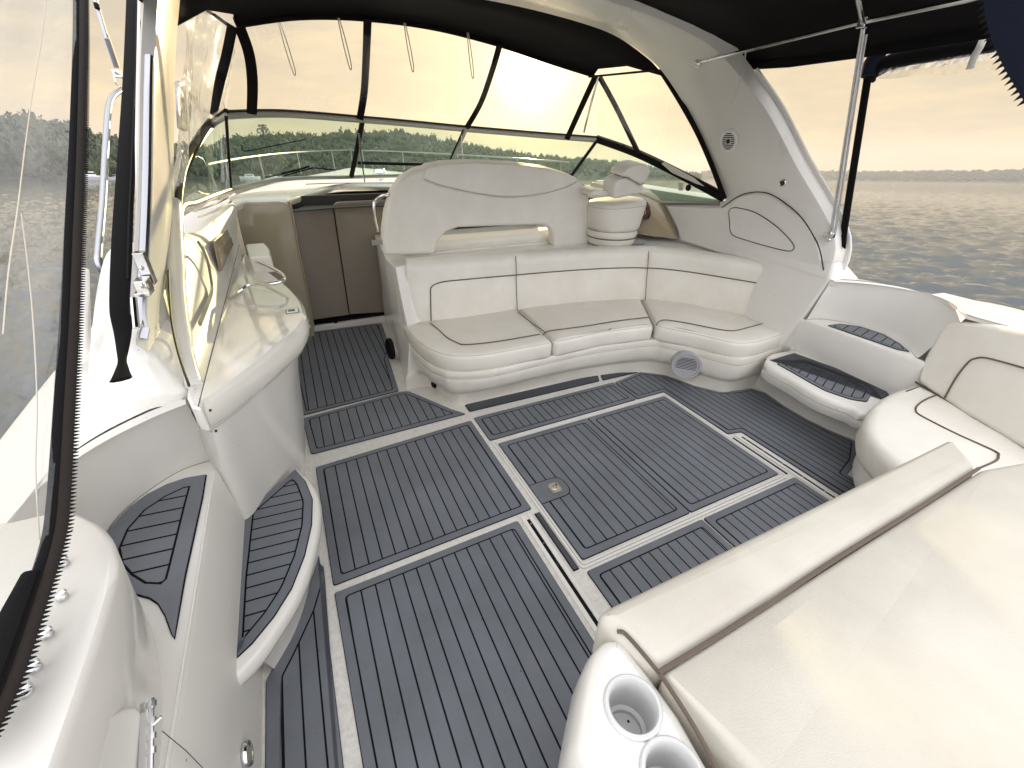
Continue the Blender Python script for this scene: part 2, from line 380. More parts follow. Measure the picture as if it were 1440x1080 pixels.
foam_mat('short wide grey mat in front of the doorway mat, beside the wet bar foot', [(-.20, 2.66), (-.175, 2.25), (.80, 2.27), (.73, 2.36), (.52, 2.72), (.45, 2.735)], fil=.02)
foam_mat('grey planked foam mat leading up to the taupe cabin doors', [(-.255, 3.95), (-.205, 2.70), (.455, 2.75), (.50, 3.3), (.55, 3.42), (.60, 4.10), (-.03, 4.13)])
foam_mat('narrow grey planked strip between the latched hatch and the sofa', [(.828, 2.205), (.828, 1.935), (1.985, 1.935), (1.985, 2.205)], pitch=.055)
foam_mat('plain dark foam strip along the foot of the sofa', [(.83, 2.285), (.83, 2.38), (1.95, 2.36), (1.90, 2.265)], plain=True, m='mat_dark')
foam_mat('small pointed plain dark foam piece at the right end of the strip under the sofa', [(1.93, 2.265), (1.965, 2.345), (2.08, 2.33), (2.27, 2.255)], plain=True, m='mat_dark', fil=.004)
foam_mat('narrow grey planked foam mat behind the latched hatch, left of the next one', [(.845, .915), (.845, .1), (1.54, .1), (1.54, .915)], pitch=.055)
foam_mat('narrow grey planked foam mat behind the latched hatch, ending at the right slotted rail', [(1.55, .915), (1.55, .1), (2.262, .1), (2.262, .915)], pitch=.055)
foam_mat('dark grey planked mat wrapping round the right side of the hatch, below the boarding step', [(1.995, 2.20), (1.995, 1.935), (2.245, 1.935), (2.252, 1.36), (2.352, 1.34), (2.362, .1), (2.55, .1), (2.56, .8), (2.72, .84), (2.94, .95), (2.905, 1.10), (2.888, 1.25), (2.90, 1.42), (2.94, 1.60), (2.90, 1.70), (2.80, 1.712), (2.63, 1.76), (2.53, 1.90), (2.44, 2.12), (2.29, 2.25)], border=.03, pitch=.052)
foam_mat('long pointed grey mat at the foot of the lower half moon step', [(-.405, -.6), (-.405, 1.03), (-.35, 1.12), (-.28, 1.25), (-.22, 1.42), (-.195, 1.5), (-.195, -.6)], fil=.01, border=.045)
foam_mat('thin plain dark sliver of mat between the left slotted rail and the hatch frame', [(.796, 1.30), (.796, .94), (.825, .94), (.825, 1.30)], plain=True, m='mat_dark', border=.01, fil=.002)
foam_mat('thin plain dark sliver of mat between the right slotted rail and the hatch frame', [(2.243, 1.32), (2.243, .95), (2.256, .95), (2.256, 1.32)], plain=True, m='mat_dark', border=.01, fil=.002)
# worn white strip left of the big mats
for (a, b, c, d) in ():
    pass
def rail(x, y0, y1, label):
    t = thing('slotted_rail', (x, (y0 + y1) / 2, 0), label, 'rail', 'slotted rails let into the floor')
    pr = [(-.028, 0), (-.028, .010), (-.010, .010), (-.008, .004), (.008, .004), (.010, .010), (.028, .010), (.028, 0)]
    obj('channel', loft([[(x + a, y, b) for a, b in pr] for y in (y0, y1)], True, True, True), 'gelm', t, smooth=False)
    obj('slot', box((x - .008, y0 + .02, .0045), (x + .008, y1 - .03, .0065)), 'black', t, smooth=False)
    k = 0; y = y1 - .06
    while y > y0 + .05 and k < 9:
        obj('screw', disc((x, y, .0065), (0, 0, 1), .0045, 10, .0015), 'steel', t); y -= .125; k += 1
rail(.750, .2, 1.31, 'white channel with black screwed slot left of the hatch, ending at the cup holders')
rail(2.305, .2, 1.33, 'white channel with black slot right of the hatch, ending under the bolster')
# hatch
HT = thing('floor_hatch', (1.5, 1.42, 0), 'large rectangular floor hatch with white rim, two planked mats and a cream latch', 'hatch')
def rim(x0, y0, x1, y1, w, z0, z1, r=.03):
    o = fillet(ccw([(x0, y0), (x1, y0), (x1, y1), (x0, y1)]), r, 5); i = inset(o, w)
    return loft([[(v.x, v.y, z0) for v in o], [(v.x, v.y, z1) for v in o], [(v.x, v.y, z1) for v in i], [(v.x, v.y, z0) for v in i]], True)
obj('rim', join(rim(.831, .930, 2.238, 1.925, .013, .001, .008), rim(.848, .947, 2.221, 1.908, .009, .001, .007, .02)), 'gelm', HT, bevel=.002, bseg=1)
foam_mat(None, [(.863, .970), (.863, 1.888), (1.518, 1.888), (1.518, .970)], root=HT, name='mat_panel', pitch=.0605, border=.04)
foam_mat(None, [(1.522, .970), (1.522, 1.888), (2.205, 1.888), (2.205, .970)], root=HT, name='mat_panel', pitch=.0605, border=.036)
c = P(780, 686, z=.01)
lp = fillet(ccw([(.863 - .0, c.y - .075), (c.x + .075, c.y - .075), (c.x + .075, c.y + .075), (.863, c.y + .075)]), [0, .06, .06, 0], 6)
lt = obj('latch_pad', join(setmat(prism(lp, .0088, .0094), 1), setmat(prism(fillet(ccw([(.863, c.y - .07), (c.x + .07, c.y - .07), (c.x + .07, c.y + .07), (.863, c.y + .07)]), [0, .055, .055, 0], 6), .0094, .0102), 0)), ['mat_grey', 'black'], HT, smooth=False)
lat = obj('latch', prism(fillet(ccw([(c.x - .03, c.y - .034), (c.x + .03, c.y - .034), (c.x + .03, c.y + .034), (c.x - .03, c.y + .034)]), .012, 4), .0102, .0145), 'brass', HT, bevel=.0015, bseg=2)
obj('ring_pull', join(ring((c.x - .003, c.y - .002, .0145), (0, 0, 1), .011, .016, .003, 20), tube([(c.x + .006, c.y + .004, .0165), (c.x + .022, c.y + .010, .0165)], .003, 6)), 'steel', lat)
obj('keyhole', disc((c.x + .018, c.y + .018, .0146), (0, 0, 1), .005, 12, .0006), 'black', lat)
for sx, sy in ((-1, -1), (1, -1), (-1, 1), (1, 1)):
    obj('screw', disc((c.x + sx * .023, c.y + sy * .027, .0145), (0, 0, 1), .003, 10, .0007), 'darkhole', lat)

# ---------------- curved sofa
SF = thing('lounge_sofa', (1.6, 2.6, 0), 'white curved vinyl sofa with brown piping wrapping the front of the cockpit', 'sofa')
Fl = [(.515, 2.755), (.60, 2.75), (.685, 2.735), (.72, 2.64), (.76, 2.48), (.82, 2.40), (.97, 2.388), (1.348, 2.39), (1.857, 2.352), (2.30, 2.265), (2.43, 2.165), (2.50, 2.04), (2.62, 1.78), (2.74, 1.725), (3.10, 1.72)]
Tc = [(.585, 2.80), (.592, 2.74), (.60, 2.66), (.627, 2.49), (.675, 2.395), (.73, 2.32), (.97, 2.244), (1.348, 2.254), (1.857, 2.254), (2.285, 2.187), (2.372, 2.10), (2.447, 1.98), (2.596, 1.716), (2.75, 1.673), (3.2, 1.706)]
Fs_ = spline([(a, b, 0) for a, b in Fl], 4); Ts_ = spline([(a, b, 0) for a, b in Tc], 4)
def brow(z, k): return [Vector((a.x + (b.x - a.x) * k, a.y + (b.y - a.y) * k, z)) for a, b in zip(Fs_, Ts_)]
prof_ = [(0, 0), (.09, .07), (.108, .16), (.114, .30), (.128, .52), (.15, .70), (.18, .84), (.22, .93), (.262, .985), (.267, .965), (.272, .99), (.30, 1.01), (.314, .96)]
rows = [brow(z, k) for z, k in prof_]
bk = [Vector((p.x + .2, p.y + .45, .314)) for p in rows[-1]]
bvf = loft(rows + [bk]); obj('base', bvf, 'vinyl', SF, angle=50)
obj('base_piping', line(brow(.267, .985), .003), 'stitch', SF)
def hit(vf, px, py, lift=0.0):
    from mathutils.geometry import intersect_ray_tri
    v = ray(px, py); o = Vector((0, 0, EYE)); best = None
    for f in vf[1]:
        q = [vf[0][i] for i in f]
        for k in range(1, len(q) - 1):
            h = intersect_ray_tri(q[0], q[k], q[k + 1], v, o)
            if h is not None and (h - o).dot(v) > 0 and (best is None or (h - o).length < (best[0] - o).length):
                n = (q[k] - q[0]).cross(q[k + 1] - q[0]).normalized(); best = (h, n if n.dot(v) < 0 else -n)
    return best[0] + best[1] * lift, best[1]
def pz2(pts, z): return [(v.x, v.y) for v in PZ(pts, z)]
A = [(.62, 3.02)] + pz2(((566, 470), (574, 484), (584, 497), (602, 513), (635, 525), (680, 523)), .31) + [(1.44, 2.245), (1.505, 2.96)]
B = [(1.512, 2.96), (1.448, 2.245)] + pz2(((845, 488), (916, 479)), .31) + [(2.63, 2.75), (2.1, 2.88)]
Cc = [(2.64, 2.75)] + pz2(((919, 479), (967, 489), (1030, 505), (1058, 503), (1122, 481)), .31) + [(3.2, 1.98), (3.05, 2.36)]
for pts, fl in ((A, [0, .08, .12, .12, .12, .12, .12, .045, 0]), (B, [0, .045, .2, .045, 0, .1]), (Cc, [0, .045, .2, .12, .12, .05, .1, .1])):
    o = obj('seat_cushion', cushion(pts, .30, .435, .035, .012, .05, fil=fl), 'vinyl', SF, angle=60)
    pp = fillet(ccw(pts), fl, 6)
    obj('seam', line([Vector((q.x, q.y, .425)) for q in inset(pp, .010)] , .0022, 5), 'stitch', o)
def onseat(px): return spline([P(a, b, z=.449) for a, b in px], 6)
obj('seat_piping', join(line(onseat([(605, 454), (616, 463), (628, 474), (641, 481), (655, 484.5), (700, 480), (759, 470)]), .004)), 'seam', SF)
obj('seat_piping', join(line(onseat([(764, 471), (768, 467), (778, 464.5), (820, 459), (870, 451), (913, 446)]), .004), line(onseat([(728, 439), (745, 452), (768, 468)]), .003)), 'seam', SF)
obj('seat_piping', join(line(onseat([(923, 457), (927, 452), (938, 450), (970, 455), (1005, 462), (1030, 465), (1050, 461), (1072, 455)]), .004)), 'seam', SF)
# backrests: lofted between a bottom curve on the seat and a top curve
BJ = spline([P(a, b, z=.42) for a, b in ((571, 456), (650, 449), (727, 438), (780, 431), (850, 425), (907, 423), (950, 428), (1000, 437), (1055, 449), (1105, 461))], 6)
TJ = spline([P(a, b, z=.86) for a, b in ((572, 369), (645, 362), (724, 357), (790, 353), (850, 350), (912, 350), (965, 354), (1030, 363), (1090, 372), (1142, 386))], 6)
sec = [(0, 18 - 6), (12, 30), (30, 54)]
def back(i0, i1, endr=0):
    R = []
    n = i1 - i0
    for i in range(i0, i1 + 1):
        b, t = BJ[i], TJ[i]; d = (BJ[min(i + 1, len(BJ) - 1)] - BJ[max(i - 1, 0)]).normalized(); nrm = Vector((d.y, -d.x, 0))
        e = 1.0; k = min(i - i0, i1 - i)
        sh = {0: .026, 1: .006}.get(k, 0)
        prof = []
        for s, q in ((0, .0), (.12, .014), (.35, .018), (.6, .018), (.66, .016), (.80, .03), (.90, .03), (.965, .018), (1.0, -.012), (1.01, -.06), (1.0, -.11), (.5, -.13), (0, -.12)):
            prof.append(b.lerp(t, s) + nrm * (q - (sh if q > -.05 else 0)))
        # ease the ends inwards
        sft = d * ((.010 if i == i0 else -.010 if i == i1 else 0)); R.append([v + sft * 0 for v in prof])
    return loft(R, True, True, True)
i1, i2 = 12, 30
def strip(frac, a, b, outd=.02):
    o = []
    for i in range(a, b + 1):
        d = (BJ[min(i + 1, len(BJ) - 1)] - BJ[max(i - 1, 0)]).normalized(); nrm = Vector((d.y, -d.x, 0)); o.append(BJ[i].lerp(TJ[i], frac) + nrm * (outd + .002))
    return o
def upcurve(i, f0, f1, o=.023, n=6):
    d = (BJ[min(i + 1, len(BJ) - 1)] - BJ[max(i - 1, 0)]).normalized(); nrm = Vector((d.y, -d.x, 0))
    return [BJ[i].lerp(TJ[i], f0 + (f1 - f0) * k / n) + nrm * o for k in range(n + 1)]
b1 = obj('backrest', back(0, i1), 'vinyl', SF, angle=60)
b2 = obj('backrest', back(i1, i2), 'vinyl', SF, angle=60)
b3 = obj('backrest', back(i2, len(BJ) - 1), 'vinyl', SF, angle=60)
def arcpts(a, c, b, n=6): return [a * (1 - t) ** 2 + c * 2 * t * (1 - t) + b * t * t for t in [k / n for k in range(n + 1)]]
for kk in (i1, i2): obj('seam', line(upcurve(kk, 0, .62, .008, 8) + upcurve(kk, .66, .97, .016, 8), .0028), 'seam', b2)
up = upcurve(3, .02, .55); top = strip(.66, 5, i1)
obj('piping', line(up + arcpts(up[-1], BJ[3].lerp(TJ[3], .66) + Vector((0, -.02, 0)), top[0])[1:] + top[1:], .0042), 'seam', b1)
obj('piping', line(strip(.66, i1, i2), .0042), 'seam', b2)
top = strip(.66, i2, len(BJ) - 8); up = upcurve(len(BJ) - 7, .02, .56)[::-1]
obj('piping', line(top + arcpts(top[-1], BJ[-7].lerp(TJ[-7], .67) + Vector((-.012, -.012, 0)), up[0])[1:] + up[1:], .0042), 'seam', b3)
# end roll at the starboard end of the seat back
obj('end_roll', tube([P(1112, 463, z=.42) + Vector((.0, -.05, -.12)), P(1112, 463, z=.42) + Vector((.02, -.035, 0)), P(1150, 388, z=.86) + Vector((.0, -.035, -.02)), P(1150, 388, z=.86) + Vector((.03, .02, .015))], [(.045, .05)] * 4, 14), 'gel', SF)
# ledge and plinth behind the seat backs
plt = [(.585, 3.0), (.69, 3.04)] + [(v.x + .0, v.y + .07) for v in TJ[6:-6]] + [(3.10, 1.75), (3.13, 4.15), (.66, 4.15), (.60, 3.5), (.575, 3.25)]
plb = [(.515, 2.757), (.66, 2.80)] + [(v.x + .0, v.y + .07) for v in TJ[6:-6]] + [(3.10, 1.75), (3.13, 4.15), (.64, 4.15), (.60, 3.4), (.55, 3.0)]
plm = [(.578, 2.80), (.69, 2.86)] + plt[2:-3] + [(.655, 4.15), (.60, 3.5), (.572, 3.12)]
obj('plinth', loft([[(a, b, 0) for a, b in plb], [(a, b, .32) for a, b in plm], [(a, b, .36) for a, b in [(.60, 2.87), (.70, 2.93)] + plt[2:]], [(a, b, .835) for a, b in plt]], True, True, True), 'gel', SF, bevel=.012)
obj('wall_seam', line([P(551, 366, y=3.12), P(558, 410, y=3.02), P(567, 470, y=2.93)], .002), 'stitch', SF)
obj('speaker', join(disc(P(551, 490, x=.535), (-1, -.1, .05), .085, 28, .02), ring(P(551, 490, x=.533), (-1, -.1, .05), .07, .088, .028)), 'black', SF, label='black oval speaker in the sofa side')
sp, nv = hit(bvf, 965, 511); nv = Vector((-.72, -.68, .04)).normalized(); sp = sp + nv * .030
spk = obj('speaker', join(disc(sp, nv, .094, 32, .018), ring(sp - nv * .06, nv, .086, .110, .085)), 'speaker', SF, label='round pale grey speaker low in the corner')
for k in range(-5, 6):
    q = sp + nv * .0185 + Vector((0, 0, 1)) * k * .012; hw = math.sqrt(.075 ** 2 - (k * .012) ** 2); s = nv.cross(Vector((0, 0, 1))).normalized()
    obj('grille_slot', obox(q, s, Vector((0, 0, 1)), nv, (hw, .0022, .0008)), 'darkhole', spk, smooth=False)
q, d_ = hit(bvf, 612, 540, .006)
obj('drain_vent', join(disc(q, d_, .022, 20, .012), ring(q, d_, .016, .027, .016, 20)), 'black', SF)
def hinge(c, u, v, root, name='hinge', s=1.0):
    n = u.cross(v).normalized()
    return obj(name, join(obox(c, u, v, n, (.034 * s, .014 * s, .002)), tube([c - u * .036 * s + n * .003 - v * .012 * s, c + u * .036 * s + n * .003 - v * .012 * s], .004 * s, 8), *[disc(c + u * k * .02 * s + n * .002, n, .0035, 8, .001) for k in (-1, 0, 1)]), 'steel', root)
for px, py in ((573, 357), (848, 341), (925, 346), (1016, 351)):
    c0 = P(px, py, z=.845); hinge(c0, Vector((1, -.1, 0)).normalized(), Vector((.1, 1, 0)).normalized(), SF)
sp2 = P(945, 358, z=.845)
# ---------------- double helm seat
HS = thing('helm_bench', (1.45, 3.4, .84), 'high backed white vinyl helm bench with a slot through its lower back', 'seat')
outl = [P(a, b, y=3.16) for a, b in ((540, 360), (539, 330), (543, 300), (551, 272), (565, 252), (585, 240), (598, 237), (602, 234), (625, 230.5), (660, 229), (720, 231), (770, 237), (800, 246), (813, 252), (826, 266), (832, 290), (833, 320), (829, 344))]
inn = [P(a, b, y=3.16) for a, b in ((779, 349), (778, 330), (774, 321), (764, 317), (700, 319), (645, 321), (628, 327), (617, 340), (612, 359))]
poly = outl + inn
sh = Vector((0, .11, .02))
hb = obj('backrest', slab([v - Vector((0, .0, 0)) for v in poly], sh), 'vinyl', HS, bevel=.028, bseg=4, angle=50)
hp = [P(a, b, y=3.155) for a, b in ((597, 253), (597, 244), (602, 236), (625, 231), (660, 229), (720, 231), (770, 237), (800, 246), (812, 254), (800, 262), (770, 271), (740, 276), (715, 277), (690, 275), (655, 269), (620, 261))]
obj('headrest_panel', slab([v + Vector((0, -.012, 0)) for v in hp], (0, .14, .02)), 'vinyl', HS, bevel=.012, bseg=3, angle=50)
obj('headrest_seam', line(spline([P(a, b, y=3.138) for a, b in ((597, 252), (620, 261), (655, 269), (690, 275), (715, 277), (740, 276), (770, 271), (800, 262), (813, 254))], 4), .003), 'stitch', HS)
obj('seat_cushion', cushion([(.90, 3.30), (2.1, 3.30), (2.1, 3.52), (.9, 3.52)], .835, .925, .035, .012, .05), 'vinyl', HS)
obj('seat_base', prism([(.85, 3.28), (2.15, 3.28), (2.15, 3.8), (.85, 3.8)], .80, .845), 'gel', HS)
# steel arm bracket on the port side of the bench
obj('arm_bracket', join(tube(spline([P(548, 275, y=3.2), P(537, 276, y=3.25), P(528, 283, y=3.3), P(526, 290, y=3.3), P(528, 310, y=3.3), P(532, 326, y=3.3)], 5), .011, 10), tube([P(548, 272, y=3.2), P(533, 279, y=3.3), P(526, 284, y=3.3)], .009, 8), obox(P(531, 341, y=3.2), Vector((1, 0, 0)), Vector((0, 0, 1)), Vector((0, 1, 0)), (.04, .018, .004)), disc(P(526, 341, y=3.195), (0, -1, 0), .006, 10, .003)), 'steel', HS)
# ---------------- swivel captain seat
CS = thing('captain_seat', (2.5, 3.05, .84), 'single white vinyl swivel seat with a tilted headrest beside the helm', 'seat')
def ellrow(c, rx, ry, z, k=28, tilt=0): return [Vector((c[0] + math.cos(2 * PI * j / k) * rx, c[1] + math.sin(2 * PI * j / k) * ry, z + tilt * math.cos(2 * PI * j / k))) for j in range(k)]
cc_ = (2.475, 3.07)
obj('base', loft([ellrow(cc_, rx, ry, z) for rx, ry, z in ((.15, .15, .835), (.19, .18, .845), (.205, .19, .865), (.21, .2, .90), (.203, .19, .905), (.215, .2, .91), (.222, .205, .935), (.218, .2, .96))], True, True, True), 'vinyl', CS, angle=60)
obj('base_piping', line(ellrow(cc_, .213, .2, .905) + [ellrow(cc_, .213, .2, .905)[0]], .004), 'seam', CS)
def srow(c, rx, ry, z, k=36, e=2.8, tl=0):
    o = []
    for j in range(k):
        a = 2 * PI * j / k; cx, sx = math.cos(a), math.sin(a); o.append(Vector((c[0] + rx * math.copysign(abs(cx) ** (2 / e), cx), c[1] + ry * math.copysign(abs(sx) ** (2 / e), sx), z + tl * cx)))
    return o
obj('shell', loft([srow((2.475 + dx, 3.07), rx, ry, z, tl=tl) for z, dx, rx, ry, tl in ((.958, 0, .16, .16, 0), (.962, 0, .19, .18, 0), (.985, 0, .205, .195, 0), (1.04, .0, .215, .2, 0), (1.10, .004, .225, .205, .006), (1.15, .008, .233, .205, .012), (1.175, .01, .229, .2, .015), (1.19, .01, .208, .18, .016))], True, True, True), 'vinyl', CS, angle=60)
obj('shell_seam', line([v for v in srow((2.483, 3.07), .233, .207, 1.155, tl=.012)] , .0025), 'stitch', CS)
obj('armrest', slab([P(a, b, y=3.0) for a, b in ((832, 270), (836, 267.5), (862, 269), (862, 277), (832, 275))], (0, .3, .01)), 'vinyl', CS, bevel=.01)
bkp = [P(a, b, y=2.92) for a, b in ((864, 281), (863, 268), (866, 257), (873, 251), (882, 249), (893, 253), (903, 258), (908, 259), (904, 268), (901, 273), (884, 277))]
obj('backrest', slab(bkp, (.0, .17, .02)), 'vinyl', CS, bevel=.038, bseg=4, angle=50)
hdp = [P(a, b, y=2.90) for a, b in ((875, 249), (878, 242), (884, 236), (894, 231), (903, 230), (911, 232), (915, 237), (915, 243), (911, 252), (906, 258), (900, 259), (890, 254), (882, 249.5))]
obj('headrest', slab(hdp, (0, .18, .02)), 'vinyl', CS, bevel=.04, bseg=4, angle=50)
obj('headrest_seam', line(spline([P(a, b, y=2.893) for a, b in ((875, 249.5), (884, 250.5), (892, 256), (899, 259.5), (906, 258))], 5), .003), 'seam', CS)
# ---------------- helm console
HC = thing('helm_console', (2.95, 3.2, .84), 'beige gelcoat helm console with a burl gauge panel', 'console')
k0 = [P(a, b, x=3.05 - (0 if a > 940 else 0)) for a, b in ()]
face = [P(865, 322, y=3.35), P(872, 290, y=3.35), P(882, 275, y=3.35), P(900, 272, y=3.35), P(922, 273, y=3.3), P(934, 282, y=3.2), P(944, 296, y=3.12), P(952, 316, y=3.0), P(955, 337, y=2.9), P(920, 333, y=3.0), P(885, 327, y=3.15)]
obj('body', loft([face, [v + Vector((.05, .12, .03)) for v in face], [v + Vector((.1, .7, .05)) for v in face]], True, True, True), 'beige', HC, bevel=.012, angle=45)
gp = [P(a, b, y=3.13) for a, b in ((888, 309), (893, 296), (900, 281), (906, 279), (913, 287), (916, 300), (913, 308), (900, 308))]
g = obj('gauge_panel', slab(gp, (0, .05, 0)), 'wood', HC, bevel=.003)
for (a, b, r) in ((904, 298, .028), (903, 286, .013), (896, 293, .012), (910, 289, .012), (894, 304, .02)):
    c0 = P(a, b, y=3.128); gg = obj('gauge', disc(c0, (0, -1, 0), r, 20, .006), 'black', g); obj('bezel', ring(c0, (0, -1, 0), r * .85, r * 1.1, .008, 20), 'steel', gg)
obj('control_lever', tube(spline([P(905, 308, y=3.12), P(912, 306, y=3.08), P(914, 300, y=3.06)], 4), .006, 8), 'darkhole', HC)
rc = P(884, 339, z=.845)
obj('recess', loft([ellrow((rc.x, rc.y), .17, .13, .8455), ellrow((rc.x, rc.y), .155, .115, .8465)], True, True, True), 'speaker', HC)
# ---------------- starboard side liner
SL = thing('side_liner', (3.12, 2.3, .84), 'pale gelcoat side panel with an outlined teardrop locker lid under the big arch leg', 'panel')
ol = [P(a, b, x=3.09) for a, b in ((957, 338), (950, 315), (940, 296), (938, 291), (975, 292), (1012, 292), (1022, 288), (1032, 280), (1046, 274), (1064, 271.5), (1083, 275), (1105, 289), (1125, 308), (1141, 330), (1151, 352), (1156, 380), (1153, 392), (1060, 372))]
obj('panel', slab(ol, (.05, 0, 0)), 'gelm', SL, bevel=.012, angle=45)
obj('panel_seam', line(spline([P(a, b, x=3.083) for a, b in ((1015, 292), (1032, 280), (1046, 273), (1064, 270), (1083, 273), (1106, 287), (1127, 306), (1143, 330), (1153, 352), (1158, 380))], 4), .004), 'darkhole', SL)
lid = spline([P(a, b, x=3.086) for a, b in ((1026, 312), (1025, 298), (1029, 293), (1038, 292.5), (1062, 299), (1090, 317), (1108, 334), (1116, 345), (1115, 351), (1108, 353), (1085, 348), (1050, 338), (1033, 332), (1027, 325))], 5, True)
ld = obj('locker_lid', slab(lid, (.004, 0, 0)), 'gelm', SL); obj('seam', line(lid + [lid[0]], .0032), 'darkhole', ld)
obj('hull_liner', loft([[(3.14, y, z) for z in (0, .9, 1.22)] + [(3.4, y, 1.22)] for y in (2.4, 4.3)]), 'gelm', SL)
# ---------------- side decks and coaming, both sides
mir = lambda v: Vector((2.64 - v[0], v[1], v[2]))
def coaming(port):
    f = mir if port else (lambda v: Vector(v))
    nm = 'coaming'
    t = thing(nm, f((3.2, 1.2, 0)), 'white gelcoat coaming with a curved step pocket on the port side beside the curtain' if port else 'pale gelcoat coaming with a curved step pocket right of the arch foot', 'coaming', )
    z2 = .57
    tail = ((3.355, 1.12, z2), (3.37, .95, z2), (3.37, .6, z2)) if port else ((3.30, 1.14, z2), (3.23, 1.05, z2), (3.11, .95, z2))
    arc = spline([f(v) for v in ((3.085, 1.60, z2), (3.19, 1.575, z2), (3.28, 1.49, z2), (3.335, 1.39, z2), (3.345, 1.27, z2)) + tail], 6)
    tail = ((3.365, 1.02, .87), (3.38, .9, .87), (3.38, .6, .87)) if port else ((3.315, 1.03, .87), (3.235, .935, .87), (3.12, .85, .87))
    topc = spline([f(v) for v in ((3.075, 1.54, .86), (3.17, 1.495, .87), (3.27, 1.40, .87), (3.335, 1.28, .87), (3.35, 1.15, .87)) + tail], 6)
    R = []
    for s, bl in ((0, 0), (.04, .10), (.15, .22), (.5, .55), (.88, .93), (.97, .985), (1.006, 1.04), (1.006, 1.2), (.99, 1.5)):
        R.append([Vector((a.x + (b.x - a.x) * bl, a.y + (b.y - a.y) * bl, z2 + (.87 - z2) * s)) for a, b in zip(arc, topc)])
    ctr = Vector((sum(a.x for a in arc) / len(arc), sum(a.y for a in arc) / len(arc), z2))
    obj('pocket_wall', loft(R), 'gelm', t, angle=60)
    obj('shelf', prism([(v.x, v.y) for v in ([f((3.075, 1.60, 0))] + (arc if port else arc + [f((3.11, .4, 0))]) + [f((3.075, .4, 0))])], z2 - .02, z2), 'gelm', t, bevel=.004)
    # inner wall from the shelf edge down to the step, and on down to the floor
    def wall(y, top, xt=3.08):
        return [f((xt, y, top)), f((xt - .012, y, top - .02)), f((3.06 if port else 3.125 + (y - 1) * .09, y, .30)), f((3.055 if port else 3.12, y, 0))]
    ys = [1.95, 1.72, 1.6, 1.53, 1.3, 1.1, .9, .5, 0, -.6]
    obj('inner_wall', loft([wall(y, z2 + .002) for y in ys]), 'gelm', t, angle=60)
    # outer deck
    zo = 0 if port else -.10
    od = [f(v) for v in ((3.27, 5.0, 1.06), (3.45, 4.0, .96 + zo), (3.5, 3.2, .93 + zo), (3.5, 3.2, .90 + zo), (3.52, 2.2, .88 + zo), (3.52, 1.6, .865 + zo), (3.50, 1.15, .86 + zo * .5), (3.50, .9, .868), (3.47, .4, .868), (3.45, -.6, .868))]
    idk = [f(v) for v in ((3.0, 5.0, 1.08), (3.12, 4.1, 1.03), (3.1, 3.2, .93), (3.085, 2.2, .90), (3.075, 1.58, .872), (3.165, 1.51, .873), (3.265, 1.415, .873), (3.33, 1.29, .873)) + (((3.345, 1.16, .873), (3.36, 1.03, .873), (3.375, .9, .873), (3.375, .6, .873), (3.375, -.6, .873)) if port else ((3.345, 1.16, .873), (3.31, 1.045, .873), (3.23, .95, .873), (3.12, .865, .873), (3.1, .6, .873), (3.1, -.6, .873)))]
    a = spline(idk, 5); b = spline(od, 7)
    b = [b[round(i * (len(b) - 1) / (len(a) - 1))] for i in range(len(a))]
    obj('side_deck', loft([a, [p.lerp(q, .15) + Vector((0, 0, .004)) for p, q in zip(a, b)], [p.lerp(q, .85) for p, q in zip(a, b)], b, [q + (f((3.1, 0, 0)) - f((3.0, 0, 0))) * .5 + Vector((0, 0, -.05)) for q in b], [q + (f((3.1, 0, 0)) - f((3.0, 0, 0))) * .6 + Vector((0, 0, -.8)) for q in b]]), 'gel', t, angle=50)
    if not port: obj('deck_corner', prism([(3.11, -.6), (3.11, .85), (3.225, .93), (3.31, 1.03), (3.35, 1.12), (3.47, 1.1), (3.46, -.6)], .85, .8685), 'gel', t, smooth=False)
    return t, f
CP, fp = coaming(True); CB, fb = coaming(False)
# fairing between arch foot and pocket (arch plinth down to the step)
obj('arch_plinth', loft([
        [(3.056, 1.80, 0), (3.056, 2.0, 0), (3.2, 2.4, 0), (3.45, 2.4, 0), (3.45, 1.75, 0), (3.3, 1.75, 0)],
        [(3.066, 1.62, .57), (3.06, 2.0, .57), (3.18, 2.4, .57), (3.45, 2.4, .57), (3.45, 1.62, .57), (3.2, 1.61, .57)],
        [(3.076, 1.545, .86), (3.07, 2.0, .86), (3.16, 2.4, .86), (3.38, 2.4, .86), (3.34, 1.50, .86), (3.2, 1.52, .86)],
        [(3.095, 1.57, .97), (3.10, 2.0, .97), (3.14, 2.45, .97), (3.26, 2.45, .97), (3.24, 1.60, .97), (3.17, 1.575, .97)]], True), 'gel', CB, bevel=.02, angle=40)
obj('arch_plinth', loft([
        [(-.57, 1.56, .80), (-.44, 1.56, .80), (-.40, 1.66, .80), (-.40, 2.7, .80), (-.9, 2.9, .80), (-.82, 1.85, .80)],
        [(-.60, 1.535, .875), (-.437, 1.537, .862), (-.41, 1.62, .885), (-.41, 2.7, .885), (-.85, 2.9, .885), (-.79, 1.85, .885)],
        [(-.585, 1.70, 1.035), (-.50, 1.575, 1.035), (-.462, 1.64, 1.035), (-.47, 2.6, 1.035), (-.75, 2.7, 1.035), (-.67, 1.9, 1.035)]], True, False, True), 'gel', CP, bevel=.04, bseg=5, angle=50)
